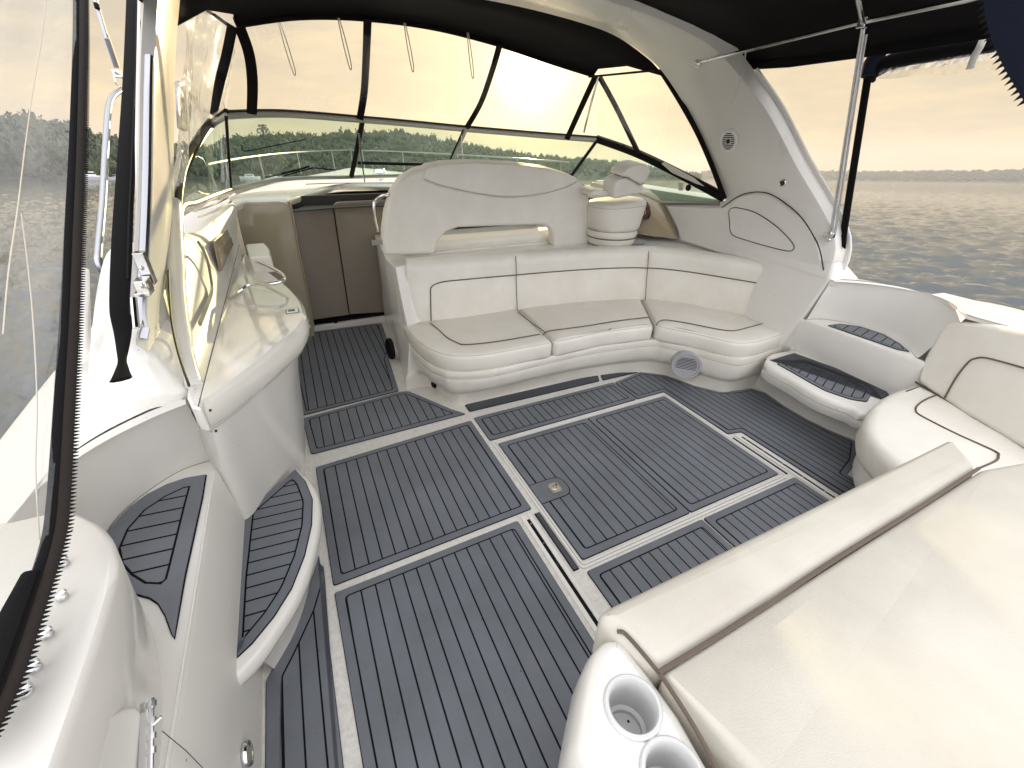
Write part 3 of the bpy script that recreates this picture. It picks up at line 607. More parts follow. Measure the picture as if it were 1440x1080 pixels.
# starboard: step with mat; aft end of the pocket
T1 = thing('boarding_step', (2.95, 1.3, 0), 'pale moulded step with a dark planked mat, right of the round speaker', 'step', None)
sT = [(3.21, 1.70)] + [(v.x, v.y) for v in PZ(((1112, 497), (1088, 502), (1075, 510), (1083, 520), (1112, 536), (1136, 551), (1160, 563), (1195, 576), (1218, 585)), .285)] + [(3.12, .80)]
sF = [(3.21, 1.72), (3.1, 1.73), (2.99, 1.73), (2.97, 1.68), (2.955, 1.58), (2.915, 1.40), (2.905, 1.25), (2.92, 1.12), (2.96, 1.0), (2.99, .90), (3.12, .80)]
def sp4(p): return [v for v in spline([(a, b, 0) for a, b in p], 5)]
a4, b4 = sp4(sT), sp4(sF)
rws = [[Vector((b.x + (a.x - b.x) * k, b.y + (a.y - b.y) * k, z)) for a, b in zip(a4, b4)] for z, k in ((0, 0), (.07, .06), (.11, .18), (.145, .42), (.165, .72), (.18, .9), (.195, .98), (.245, 1.0), (.248, .95), (.252, 1.0), (.280, 1.0), (.290, .97), (.297, .92), (.300, .84))]
obj('tread', loft(rws + [[Vector((max(v.x, 3.20), v.y, .300)) for v in a4]]), 'gel', T1, angle=60)
foam_mat(None, [(v.x, v.y) for v in PZ(((1091, 511.5), (1132, 512), (1160, 522), (1214, 541), (1227, 551), (1219, 566), (1195, 562), (1160, 550), (1136, 537), (1112, 523)), .301)], z=.301, border=.026, pitch=.052, ang=PI / 2 + .35, root=T1, name='mat_panel', fil=.02)
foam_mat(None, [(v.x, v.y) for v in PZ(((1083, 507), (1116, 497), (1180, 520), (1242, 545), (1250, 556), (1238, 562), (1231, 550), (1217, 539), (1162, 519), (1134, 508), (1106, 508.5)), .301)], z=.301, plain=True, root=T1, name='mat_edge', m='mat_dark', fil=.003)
foam_mat('crescent grey planked mat in the high pocket right of the arch foot', [(v.x, v.y) for v in PZ(((1164, 458), (1180, 456), (1210, 460), (1243, 471), (1266, 484), (1279, 495), (1262, 492), (1230, 481), (1195, 469)), .572)], z=.572, border=.016, pitch=.055, ang=PI / 2 + .2, name='step_mat', group='foam mats on the steps', fil=.004)
# port steps
foam_mat('half moon grey planked mat in the upper pocket, beside the screwed white moulding', [(v.x, v.y) for v in PZ(((291, 668), (286, 700), (262, 810), (246, 900), (241, 893), (232, 868), (222, 851), (210, 843), (192, 838), (175, 822), (160, 805), (146, 785), (142, 772), (150, 752), (165, 732), (183, 714), (206, 697), (235, 682), (262, 673)), .572)], z=.572, border=.030, pitch=.058, ang=PI / 2 - .12, name='step_mat', group='foam mats on the steps', fil=.004,
         inner=[(v.x, v.y) for v in PZ(((268, 683), (262, 705), (251, 750), (240, 795), (235, 814), (226, 822), (203, 821), (184, 809), (170, 793), (166, 772), (178, 744), (202, 717), (232, 697), (258, 685)), .5785)])
T2 = thing('boarding_step', (-.3, 1.3, 0), 'white half moon step with grey planked mat at the foot of the bar', 'step', None)
s1 = PZ(((342, 722), (414, 657), (436, 676), (447, 700), (447, 735), (436, 785), (418, 832), (392, 876), (360, 922), (326, 956), (318, 940)), .26)
spl = ccw([(v.x, v.y) for v in s1[:1] + spline(s1[1:10], 4) + s1[10:]])
rws = []
for z, d in ((0, .07), (.10, .06), (.14, .045), (.17, .03), (.172, .018), (.195, .014), (.2, .0), (.215, -.006), (.235, -.006), (.252, 0), (.26, .01)):
    rws.append([Vector((max(q.x, -.46), q.y, z)) for q in inset(spl, d)])
obj('tread', loft(rws, True, False, True), 'gel', T2, angle=60)
foam_mat(None, [(v.x, v.y) for v in PZ(((343, 723), (415, 661), (430, 677), (440, 702), (439, 738), (429, 782), (411, 828), (386, 868), (355, 906), (325, 934), (321, 930), (330, 820)), .262)], z=.262, border=.034, pitch=.055, ang=PI / 2 - .1, root=T2, name='mat_panel', fil=.004)
# ---------------- wet bar
WB = thing('wet_bar', (-.28, 2.3, 0), 'white gelcoat wet bar with a rounded glossy counter and steel grab rail', 'cabinet')
ct = [(-.375, 1.42), (-.31, 1.50), (-.22, 1.64), (-.13, 1.80), (-.055, 1.96), (-.02, 2.12), (-.022, 2.30), (-.055, 2.52), (-.11, 2.75), (-.18, 3.0), (-.25, 3.25), (-.31, 3.5)]
cs = ccw([(v.x, v.y) for v in spline([(a, b, 0) for a, b in ct], 5)] + [(-.44, 3.5), (-.44, 1.41)])
rws = [[Vector((max(q.x, -.375), q.y, z)) for q in inset(cs, d)] for z, d in ((.775, .05), (.785, .018), (.80, .012), (.803, .020), (.808, .006), (.83, 0), (.86, .0), (.885, .008), (.898, .022), (.90, .03))]
obj('counter', loft(rws, True, True, True), 'gloss', WB, angle=24)
bot = spline([(-.50, 1.75, 0), (-.435, 1.61, .0), (-.33, 1.82, 0), (-.24, 2.02, 0), (-.205, 2.2, 0), (-.20, 2.6, 0), (-.25, 3.3, 0), (-.27, 4.0, 0)], 8)
tp = spline([(-.50, 1.70, .78), (-.385, 1.475, .78), (-.30, 1.57, .78), (-.20, 1.74, .78), (-.11, 1.93, .78), (-.085, 2.2, .78), (-.16, 2.8, .78), (-.30, 3.55, .78)], 8)
obj('cabinet', loft([bot, [a.lerp(b, .33) for a, b in zip(bot, tp)], [a.lerp(b, .8) + Vector((-.01, 0, 0)) for a, b in zip(bot, tp)], tp, [Vector((-.42, v.y, .78)) for v in tp]]), 'gel', WB, angle=50)
# back panel rising outboard of the counter
lo = spline([(-.378, 1.42 + 2.4 * k / 8, .897) for k in range(9)], 4)
hi = spline([P(278, 538, x=-.40), P(269, 500, x=-.42), P(262, 440, x=-.44), P(259, 370, x=-.452), P(264, 333, x=-.455), P(284, 328, x=-.445), P(302, 314, x=-.42), P(319, 301, x=-.38), P(334, 289, x=-.33)], 4)
R = [lo, [a.lerp(b, .1) + Vector((-.015, 0, 0)) for a, b in zip(lo, hi)], [a.lerp(b, .5) + Vector((-.012, 0, 0)) for a, b in zip(lo, hi)], [a.lerp(b, .93) for a, b in zip(lo, hi)], [b + Vector((-.015, 0, .008)) for b in hi], [b + Vector((-.05, 0, .008)) for b in hi], [b + Vector((-.3, 0, -.03)) for b in hi]]
obj('back_panel', loft(R), 'gelm', WB, angle=50)
rcs = [P(a, b, x=-.392) for a, b in ((303, 339), (329, 314), (331, 336), (312, 381))]
rp = obj('recess', slab(rcs, (-.012, 0, 0)), 'beige', WB)
obj('recess_floor', slab([v + Vector((.002, 0, 0)) for v in (rcs[0].lerp(rcs[3], .35), rcs[1].lerp(rcs[2], .6), rcs[2], rcs[3])], (-.006, 0, 0)), 'taupe', rp)
obj('rib', tube(spline([P(a, b, x=-.398) for a, b in ((279, 341), (286, 352), (292, 368), (296, 388), (298, 408), (291, 430), (281, 455))], 5), [(.006, .012)] * 31, 8), 'taupe', WB)
obj('hinge_line', line(lo, .0014), 'darkhole', WB)
cpo = PZ(((264, 545), (288, 541), (290, 560), (283, 577), (270, 574), (263, 560)), .89)
obj('corner_post', loft([[Vector((v.x, v.y, z)) for v in cpo] for z in (.80, .897)], True, True, True), 'gel', WB, bevel=.012)
ed2 = spline([P(243, 285, x=-.47), P(247, 370, x=-.46), P(252, 440, x=-.45), P(262, 500, x=-.43), P(273, 541, x=-.405)], 6)
obj('edge_moulding', tube(ed2, [(.034, .03)] * 8 + [(.030, .026)] * 9 + [(.026, .024)] * 8, 14), 'gel', WB)
obj('moulding_seam', line(spline([P(237, 380, x=-.465), P(240, 440, x=-.455), P(249, 490, x=-.435), P(266, 543, x=-.405)], 6), .004), 'darkhole', WB)
gr = [P(a, b, z=zz) for a, b, zz in ((357, 375, .905), (359, 368, .95), (372, 372, .965), (392, 382, .965), (400, 389, .965), (398, 395, .965), (380, 399, .965), (352, 400, .96), (336, 410, .94), (322, 420, .905))]
obj('grab_rail', tube(spline(gr, 5), .0095, 10), 'steel', WB)
dm = PZ(((345, 343), (372, 341), (379, 349), (381, 360), (350, 362)), .985)
obj('raised_shelf', loft([[Vector((v.x, v.y, z)) for v in dm] for z in (.89, .985)], True, False, True), 'gel', WB, bevel=.015)
c0 = P(411, 437, z=.901)
lb = obj('warning_label', prism(fillet(ccw([(c0.x - .028, c0.y - .035), (c0.x + .028, c0.y - .035), (c0.x + .028, c0.y + .035), (c0.x - .028, c0.y + .035)]), .008, 3), .9005, .902), 'green', WB)
obj('label_face', prism(ccw([(c0.x - .024, c0.y - .031), (c0.x + .024, c0.y - .031), (c0.x + .024, c0.y + .031), (c0.x - .024, c0.y + .031)]), .902, .9026), 'label', lb)
obj('label_print', join(prism(ccw([(c0.x - .017, c0.y - .012), (c0.x + .012, c0.y - .012), (c0.x + .012, c0.y + .018), (c0.x - .017, c0.y + .018)]), .9026, .903)), 'print', lb)
obj('cabinet_screw', join(*[disc(P(a, b, x=-.3), (1, -.5, 0), .004, 8, .003) for a, b in ((295, 577), (354, 545), (303, 606))]), 'darkhole', WB)
# ---------------- companionway
CW = thing('cabin_entrance', (.3, 4.1, 0), 'glossy beige cabin bulkhead with two tall taupe sliding door panels', 'doorway')
yb = P(375, 283, z=1.16).y
fa = [P(a, b, y=yb) for a, b in ((330, 292), (345, 285), (405, 283), (409, 291), (420, 350), (430, 400), (441, 462))]
fa2 = [fa[0], fa[1], fa[2], fa[3], fa[4], fa[5], Vector((fa[6].x, yb, 0)), Vector((-.4, yb, 0))]
obj('bulkhead', slab(fa2, (0, .35, 0)), 'beige', CW, bevel=.012)
obj('bulkhead_trim', tube(spline([P(a, b, y=yb - .005) for a, b in ((404, 284), (410, 293), (420, 350), (430, 400), (441, 460))], 5), .008, 8), 'beige', CW)
yd = 4.22
for pts, lab in ((((411, 294), (468, 291), (491, 443), (440, 450)), 'taupe door panel, left and slightly lower'), (((469, 288), (474, 284), (560, 280), (560, 438), (492, 442)), 'taupe door panel, right and slightly higher')):
    pp = [P(a, b, y=yd if 'left' in lab else yd - .03) for a, b in pts]
    d0 = obj('door', slab(pp, (0, .03, 0)), 'taupe', CW, bevel=.006, label=lab)
    a, b = P(pts[0][0] + 2, pts[0][1] + 6, y=(yd if 'left' in lab else yd - .03) - .004), P(pts[1][0] - 2, pts[1][1] + (9 if 'right' in lab else 6), y=(yd if 'left' in lab else yd - .03) - .004)
obj('sill', prism([(-.05, 4.14), (.66, 4.12), (.66, 4.30), (-.05, 4.30)], 0, .055), 'gelm', CW, bevel=.01)
obj('track', box((0, 4.17, .055), (.66, 4.26, .075)), 'black', CW)
obj('opening_shade', box((-.05, 4.27, .05), (2.4, 4.30, 1.16)), 'darkhole', CW, smooth=False)  # near-black board, the cabin's inner shade put into its colour
obj('gap_shade', slab([P(a, b, z=1.09) for a, b in ((412, 297), (470, 292), (560, 288), (560, 266), (470, 268))], (0, 0, -.01)), 'darkhole', CW)  # near-black sheet painting the shade in the gap above the doors
obj('latch', box((.17, 4.14, .055), (.20, 4.16, .085)), 'black', CW)
# ---------------- dashboard
DB = thing('dashboard', (1.3, 4.6, 1.1), 'glossy cream dashboard below the windshield, over the cabin doors', 'dashboard')
ae = [P(329, 287, z=1.165), P(345, 282, z=1.165), P(404, 281, z=1.165), P(412, 278, z=1.165), P(440, 270, z=1.165), P(468, 261, z=1.165), P(480, 259.5, z=1.165), P(545, 260.5, z=1.165), Vector((2.0, 4.3, 1.165)), Vector((2.6, 3.9, 1.165)), Vector((3.1, 3.3, 1.165))]
fe = [Vector(v) for v in ((-.40, 4.1, 1.18), (-.38, 4.3, 1.18), (-.2, 4.6, 1.17), (0, 4.75, 1.16), (.3, 4.95, 1.15), (.6, 5.1, 1.15), (.9, 5.18, 1.15), (1.4, 5.2, 1.15), (2.2, 5.05, 1.15), (2.7, 4.7, 1.16), (3.1, 4.2, 1.18))]
obj('top', loft([[v + Vector((0, .02, -.05)) for v in ae], [v + Vector((0, .0, -.03)) for v in ae], [v + Vector((0, -.004, -.015)) for v in ae], [v + Vector((0, .012, 0)) for v in ae], [a.lerp(b, .3) + Vector((0, 0, .012)) for a, b in zip(ae, fe)], [a.lerp(b, .8) + Vector((0, 0, .01)) for a, b in zip(ae, fe)], fe]), 'gel', DB, angle=50)
obj('seam', line([P(430, 259, z=1.18), P(470, 257.5, z=1.18), P(560, 257, z=1.18)], .004), 'darkhole', DB)
obj('side_deck_rib', join(*[line(spline([P(a, b, z=1.17) for a, b in pts], 4), .006) for pts in (((272, 297), (300, 288), (330, 273)), ((279, 305), (305, 295), (330, 280)), ((266, 290), (295, 281), (326, 267)))]), 'stitch', DB)
# ---------------- radar arch
AR = thing('radar_arch', (1.32, 2.2, .86), 'broad glossy white arch spanning the cockpit with a round speaker in its right leg', 'arch')
st = [((3.10, 2.45, .85), (3.10, 1.58, .85)), ((3.12, 2.55, 1.24), (3.12, 1.63, 1.11)), ((3.05, 2.83, 1.59), (3.05, 1.99, 1.50)), ((2.97, 3.02, 1.86), (2.97, 2.25, 1.80)), ((2.85, 3.19, 2.08), (2.85, 2.48, 2.03)), ((2.70, 3.25, 2.18), (2.70, 2.59, 2.16)), ((2.45, 3.25, 2.26), (2.45, 2.68, 2.25)), ((2.20, 3.26, 2.31), (2.20, 2.72, 2.30)), ((1.75, 3.30, 2.36), (1.75, 2.74, 2.345)), ((1.32, 3.32, 2.38), (1.32, 2.75, 2.36))]
fr = [Vector(a) for a, b in st]; ar_ = [Vector(b) for a, b in st]
pf = [P(238, 440, x=-.46), P(246, 319, y=2.55), P(245, 195, y=2.83), P(246, 107, y=3.02), P(251, 28, y=3.19), P(262, -25, y=3.25), P(300, -70, y=3.26), P(420, -70, y=3.27), (.89, 3.30, 2.37)]
pa = [(-.49, 1.58, 1.03), P(209, 440, y=1.66), P(214, 340, y=1.83), P(217, 249, y=2.02), P(219, 106, y=2.27), P(223, 10, y=2.50), P(234, -60, y=2.61), P(290, -110, y=2.69), P(440, -110, y=2.73), (.89, 2.74, 2.35)]
pf = [(-.48, 2.30, 1.03), P(240, 400, y=2.38), P(245, 319, y=2.52), P(245, 195, y=2.82), P(246, 107, y=3.02), P(251, 28, y=3.19), P(262, -25, y=3.25), P(310, -70, y=3.26), P(430, -70, y=3.27), (.89, 3.30, 2.37)]
pf = [Vector(v) for v in pf]; pa = [Vector(v) for v in pa]
fr = spline(fr + pf[::-1], 5); ar_ = spline(ar_ + pa[::-1], 5)
rows = []
for i, (a, b) in enumerate(zip(fr, ar_)):
    d = (fr[min(i + 1, len(fr) - 1)] - fr[max(i - 1, 0)]).normalized(); w_ = (b - a).normalized(); n = d.cross(w_).normalized()
    cc = Vector((1.32, a.y, 1.0))
    if n.dot(a - cc) < 0: n = -n
    th = .11 if a.x > 1.3 else .11 - .06 * min(1, (1.3 - a.x) / 1.2); rr = .03 if a.x > 1.3 else .015
    rows.append([a - w_ * -.0 + n * rr, a + w_ * rr * .3 + n * rr * .3, a + w_ * rr, a.lerp(b, .5) - n * .006, b - w_ * rr * 1.4, b - w_ * rr * .4 + n * rr * .3, b + n * rr * 1.2, b + w_ * .015 + n * th * .8, b - w_ * .03 + n * th, a.lerp(b, .5) + n * (th + .02), a + w_ * .03 + n * th, a - w_ * .01 + n * th * .8])
obj('shell', loft(rows, True, True, True), 'archgel', AR, angle=45)
spc = P(1026, 198, x=3.0); _i = P(1026, 198, x=3.02); nn = Vector((-1, -.06, -.35)).normalized()
def onarch(px, py, lift=.0):
    # nearest hit of the ray with the arch's starboard inner face
    v = ray(px, py); o = Vector((0, 0, EYE)); best = None
    from mathutils.geometry import intersect_ray_tri
    for k in range(len(rows) // 2):
        for m in range(1, 6):
            q = [rows[k][m], rows[k + 1][m], rows[k + 1][m + 1], rows[k][m + 1]]
            for tri in ((q[0], q[1], q[2]), (q[0], q[2], q[3])):
                h = intersect_ray_tri(*tri, v, o)
                if h is not None and (best is None or (h - o).length < (best[0] - o).length):
                    n = (tri[1] - tri[0]).cross(tri[2] - tri[0]).normalized()
                    if n.dot(v) > 0: n = -n
                    best = (h, n)
    if best is None: return P(px, py, x=3.05), Vector((-1, 0, 0))
    return best[0] + best[1] * lift, best[1]
c0, n0 = onarch(1026, 198)
s0 = obj('speaker', join(disc(c0, n0, .070, 32, .012), ring(c0, n0, .060, .080, .018)), 'white', AR, label='white round speaker in the arch leg')
u0 = Vector((0, 0, 1)); u0 = (u0 - n0 * u0.dot(n0)).normalized(); v0 = n0.cross(u0)
obj('cone', join(disc(c0 + n0 * .012, n0, .017, 20, .006)), 'darkhole', s0)
for k in range(-4, 5):
    h = k * .0125; hw = math.sqrt(.056 ** 2 - h * h)
    for sg in (-1, 1):
        a_ = .022 if abs(h) < .018 else 0
        if hw - a_ > .01: obj('grille_slot', obox(c0 + n0 * .0127 + u0 * h + v0 * sg * (a_ + hw) / 2, v0, u0, n0, ((hw - a_) / 2, .0035, .0006)), 'darkhole', s0, smooth=False)
c1, n1 = onarch(1101, 257)
lg = obj('courtesy_light', ring(c1, n1, .017, .026, .008, 24), 'steel', AR); obj('lens', disc(c1, n1, .018, 20, .005), 'darkhole', lg)
c2, n2 = onarch(982, 88); bk2 = obj('tube_socket', join(disc(c2, n2, .022, 16, .014), ring(c2, n2, .015, .028, .02, 16)), 'steel', AR)
# port leg: aft track
def onedge(i, e, d=.0): return None
tr = [rows[-1 - k][6] for k in range(2, 22)]
obj('canvas_track', tube([v + Vector((0, -.014, 0)) for v in tr], [(.016, .010)] * len(tr), 8), 'alu', AR)
obj('canvas_track', tube([rows[k][7] + Vector((.0, -.012, 0)) for k in range(2, 20)], [(.018, .010)] * 18, 8), 'gel', AR)
vent = [P(a, b, x=-.44) for a, b in ((245, 113), (256, 117), (258, 184), (249, 180))]
obj('vent_grille', slab([v + Vector((.02, 0, 0)) for v in vent], (-.02, 0, 0)), 'taupe', AR)
# ---------------- windshield
WS = thing('windshield', (1.35, 4.4, 1.15), 'wraparound tinted windshield in a grey and black frame', 'windshield')
wt = [P(318, 163, y=4.2), P(400, 161, y=4.55), P(510, 169, y=4.78), P(580, 175, y=4.84), P(655, 182, y=4.78), P(750, 190, y=4.55), P(840, 197, y=4.2)]
wb = [P(325, 266, y=4.25), P(400, 252, y=4.85), P(494, 249, y=5.1), P(565, 247, y=5.16), P(627, 245, y=5.1), P(725, 248, y=4.85), P(802, 249, y=4.3)]
st_ = [wt[6], P(895, 217, x=3.09), P(955, 246, x=3.12), P(1017, 279, x=3.13)]
sb_ = [wb[6], P(860, 283, x=3.10), P(930, 285, x=3.12), P(1012, 286, x=3.135)]
pt_ = [wt[0], P(297, 178, x=-.46), P(272, 212, x=-.49), P(255, 250, x=-.51), mir(st_[3])]
pb_ = [wb[0], P(300, 275, x=-.46), P(275, 285, x=-.49), P(255, 292, x=-.50), mir(sb_[3])]
T_ = spline(wt, 6); B_ = spline(wb, 6); T2_ = spline(st_, 6); B2_ = spline(sb_, 6); T3_ = spline(pt_, 5); B3_ = spline(pb_, 5)
for a, b, nme in ((0, 12, 'left'), (12, 24, 'middle'), (24, 36, 'right')):
    obj('pane', loft([B_[a:b + 1], T_[a:b + 1]]), 'glass', WS)
obj('pane', loft([B2_, T2_]), 'glass', WS); obj('pane', loft([B3_, T3_]), 'glass', WS)
obj('top_rail', join(tube(T_, [(.016, .024)] * len(T_), 8), tube(T3_, [(.016, .022)] * len(T3_), 8)), 'frame', WS)
obj('top_rail', tube(T2_, [(.016, .028)] * len(T2_), 8), 'canvas', WS)
obj('snap_strip', join(tube([v + Vector((0, 0, .026)) for v in T_], .011, 8), tube([v + Vector((0, 0, .03)) for v in T2_], .016, 8), tube([v + Vector((.01, 0, .03)) for v in T3_], .018, 8)), 'canvas', WS)
obj('bottom_rail', join(tube(B_, .018, 8), tube(B2_, .016, 8), tube(B3_, .016, 8)), 'frame', WS)
for i, m_, r in ((0, 'black', .016), (12, 'brownedge', .026), (24, 'frame', .026), (36, 'black', .024)):
    obj('mullion', tube([B_[i], T_[i]], [(r, r * .7)] * 2, 8), m_, WS)
obj('mullion', tube([B_[24] + Vector((-.03, -.01, 0)), T_[24] + Vector((-.03, -.01, 0))], .008, 6), 'black', WS)
obj('vent_bar', tube([P(503, 229, y=4.95), P(600, 231.5, y=5.0), P(682, 231, y=4.9)], .014, 8), 'black', WS)
obj('strut', tube([P(505, 187, y=4.8), P(507, 215, y=4.85), P(513, 256, y=4.9)], .007, 8), 'steel', WS)
obj('strut', tube([P(649, 190, y=4.8), P(651, 228, y=4.85)], .006, 8), 'steel', WS)
obj('wiper', join(tube([P(372, 250, y=4.8), P(418, 239, y=4.82), P(435, 234, y=4.82)], .009, 6), tube([P(400, 247, y=4.8), P(440, 236, y=4.82), P(472, 239, y=4.85)], .006, 6)), 'black', WS)
obj('wiper_blade', tube(spline([P(340, 204, y=4.5), P(342, 211, y=4.5), P(350, 212, y=4.5), P(380, 206, y=4.55), P(430, 196, y=4.6)], 4), .004, 6), 'black', WS)
obj('sticker', join(disc(P(968, 264, x=3.09), (-1, -.2, 0), .026, 20, .002)), 'black', WS, label='round dark sticker on the right pane')
obj('sticker', slab([P(a, b, x=3.085) for a, b in ((954, 257), (960, 257), (960, 268), (954, 268))], (.003, 0, 0)), 'stitch', WS)
obj('sun_visor', slab([P(a, b, x=3.05) for a, b in ((930, 230), (934, 228), (975, 250), (990, 262), (978, 258), (945, 243))], (.004, 0, 0)), 'cord', WS)
# ---------------- forward enclosure and its canopy
CT = [P(332, 36, y=4.0), P(420, 25, y=4.25), P(512, 27, y=4.38), P(610, 40, y=4.4), P(700, 63, y=4.35), P(775, 88, y=4.2), P(836, 107, y=4.0)]
CTs = spline(CT, 6)
FE = thing('front_enclosure', (1.3, 4.1, 1.7), 'clear vinyl front windows hung between the black canopy and the windshield', 'enclosure')
obj('window_panel', loft([T_, [a.lerp(b, .5) + Vector((0, .03, 0)) for a, b in zip(T_, CTs)], CTs]), 'clear', FE)
afe = [rows[k][0] for k in range(5, 21)]; afe = [v for v in afe]
sidet = [CTs[-1]] + [CTs[-1].lerp(P(928, 97, x=2.87), t) for t in (.33, .66, 1)]
e1 = [T2_[i] for i in (0, 6, 12, 18)]
obj('side_window', loft([e1, [e1[0].lerp(sidet[0], .5), e1[1].lerp(sidet[1], .5), e1[2].lerp(sidet[2], .5), P(975, 180, x=3.02)], sidet]), 'clear', FE)
pst = [CTs[0], P(315, 28, x=-.2), P(290, 10, x=-.24), P(262, -8, x=-.27)]
e3 = [T3_[0], T3_[6], T3_[12], T3_[20]]
g3_ = [e3, [a.lerp(b, .33) for a, b in zip(e3, pst)], [a.lerp(b, .66) for a, b in zip(e3, pst)], pst]
G = []
for r in g3_: G.append(spline(r, 10))
rr_ = []
for j in range(len(G[0])):
    rr_.append(spline([G[i][j] for i in range(4)], 10))
for i, r in enumerate(rr_):
    for j, v in enumerate(r):
        nn_ = noise.noise(Vector((i * .35, j * .12, 1.3))) * .035 + noise.noise(Vector((i * 1.1 + j * .2, j * .1, 5))) * .018
        r[j] = v + Vector((nn_, 0, 0))
obj('side_window', loft(rr_), 'wrinkled', FE, label='wrinkled clear vinyl panel on the left')
def strap(pts, w_, m_='canvas', nm='strap', th=.006, root=FE, flat=(0, 1, 0)):
    s = spline(pts, 5); return obj(nm, tube(s, [(w_, th)] * len(s), 8, flat=flat), m_, root)
strap([P(517, 26, y=4.33), P(515, 80, y=4.6), P(512, 130, y=4.7), P(506, 168, y=4.74)], .032)
strap([P(703, 62, y=4.3), P(692, 100, y=4.5), P(676, 145, y=4.66), P(656, 180, y=4.72)], .032)
strap([P(838, 106, y=3.97), P(820, 145, y=4.1), P(797, 196, y=4.22)], .033)
strap([P(843, 108, y=3.95), P(866, 150, y=3.85), P(898, 216, x=3.07)], .026)
obj('support_rod', tube([P(841, 110, y=3.95), P(830, 150, y=4.0), P(821, 186, y=4.1)], .010, 8), 'steel', FE)
strap([P(327, 36, y=3.95), P(318, 80, y=4.0), P(308, 120, y=4.05), P(300, 162, x=-.42)], .028)
strap([P(337, 38, y=3.98), P(350, 75, y=4.05), P(355, 115, y=4.1), P(354, 160, y=4.3)], .034)
strap([P(928, 97, x=2.87), P(955, 140, x=2.95), P(980, 185, x=3.0), P(1000, 230, x=3.05), P(1019, 280, x=3.09)], .022, flat=(1, 0, 0))
strap([P(253, 248, x=-.52), P(265, 222, x=-.5), P(282, 190, x=-.47), P(298, 168, x=-.44)], .03)
for px, py, l in ((391, 30, 46), (475, 25, 48), (568, 32, 40), (657, 46, 40)):
    a = P(px, py, y=4.25); s = .02
    o = obj('tie_loop', tube(spline([a, a + Vector((.012, 0, -.15)), a + Vector((.035, 0, -.30)), a + Vector((.05, 0, -.28)), a + Vector((.035, 0, -.14)), a + Vector((.01, 0, 0))], 5), .004, 6), 'cord', FE)
FC = thing('forward_canopy', (1.3, 3.8, 2.3), 'black canvas canopy between the arch and the clear front windows', 'canopy')
af = [rows[k][10] for k in range(len(rows))]
af = [v for v in fr if v.z > 2.03]
nA = len(CTs); A1 = [af[len(af) - 1 - round(i * (len(af) - 1) / (nA - 1))] + Vector((0, .03, .02)) for i in range(nA)]
obj('canvas', loft([A1, [a.lerp(b, .5) + Vector((0, 0, .07)) for a, b in zip(A1, CTs)], [b + Vector((0, -.05, .05)) for b in CTs], [b + Vector((0, .02, 0)) for b in CTs]]), 'canvas', FC, solid=.006)
obj('front_hem', tube([b + Vector((0, 0, .015)) for b in CTs], [(.012, .03)] * len(CTs), 8), 'canvas', FC)
obj('side_rod', join(tube([P(828, 108, y=3.9) , P(921, 99, x=2.84)], .008, 8)), 'brownedge', FC)
obj('side_hem', tube([P(272, 0, x=-.25), P(300, 20, x=-.22), P(325, 38, y=3.95)], [(.03, .012)] * 3, 8), 'brownedge', FC)
# ---------------- aft canopy, its bows and curtains
AC = thing('aft_canopy', (1.3, 1.0, 2.3), 'wide black canvas canopy behind the arch, filling the top right', 'canopy')
cr_ = []
for y, zf in ((2.62, .0), (2.2, .01), (1.7, .02), (1.25, .03), (.95, .02)):
    rr2 = []
    for k in range(25):
        u = k / 24; x = 1.32 + (2 * u - 1) * 1.66; z = 2.08 + .27 * (1 - abs(2 * u - 1) ** 3.2) + zf
        z += noise.noise(Vector((x * 2.2, y * 2.0, 3))) * .014
        yy = y
        if y == 2.62: yy = 2.75 - .12 * abs(2 * u - 1) ** 4; z += .03
        rr2.append(Vector((x, yy, z)))
    rr2 = [rr2[0] + Vector((.0, 0, -.05))] + rr2 + [rr2[-1] + Vector((0, 0, -.05))]
    cr_.append(rr2)
cv = [r[:] for r in cr_]
obj('canvas', loft(cv), 'canvas', AC, solid=.006)
for q in (4, 9, 17):
    obj('sewn_seam', tube([r[q] + Vector((0, 0, -.006)) for r in cr_], [(.010, .002)] * len(cr_), 6, flat=(0, 0, 1)), 'sewn', AC)
obj('valance', slab([P(1040, 88, x=2.97), P(1045, 94, x=2.97), P(1205, 64, x=2.97), P(1376, 26, x=2.97), P(1400, 21, x=2.97), P(1400, -20, x=2.97), P(1210, 20, x=2.97)], (.006, 0, 0)), 'canvas', AC)
CBt = thing('canopy_bow', (2.85, 2.0, 2.1), 'polished steel tube running along the canopy edge from the arch', 'tube', 'steel canopy tubes')
obj('tube', tube([c2, P(1090, 61, x=2.70), P(1213, 31, x=2.70), P(1360, 0, x=2.55), P(1440, -22, x=2.45)], .011, 10), 'steel', CBt)
obj('tie_cord', tube(spline([P(1048, 73, x=2.70), P(1047, 92, x=2.70), P(1042, 112, x=2.70), P(1032, 146, x=2.70), P(1031, 147, x=2.69), P(1040, 118, x=2.69), P(1046, 95, x=2.69), P(1049, 73, x=2.69)], 5), .0035, 6), 'cord', CBt)
PO = thing('canopy_pole', (3.12, 1.68, 1.13), 'pair of slim upright steel poles from the arch foot to the canopy', 'tube', 'steel canopy tubes')
obj('pole', tube([P(1168, 332, x=3.12), P(1192, 180, x=2.95), P(1214, 40, x=2.71)], .010, 10), 'steel', PO)
obj('pole', tube([P(1174, 330, x=3.14), P(1197, 180, x=2.98), P(1218, 48, x=2.74)], .0065, 10), 'steel', PO)
obj('upper_pole', tube([P(1215, 32, x=2.69), P(1208, 0, x=2.3), P(1200, -40, x=2.0)], .013, 10), 'steel', PO)
obj('joint', join(obox(P(1214, 32, x=2.69), Vector((1, 0, 0)), Vector((0, 1, 0)), Vector((0, 0, 1)), (.016, .02, .022))), 'steel', PO, bevel=.004)
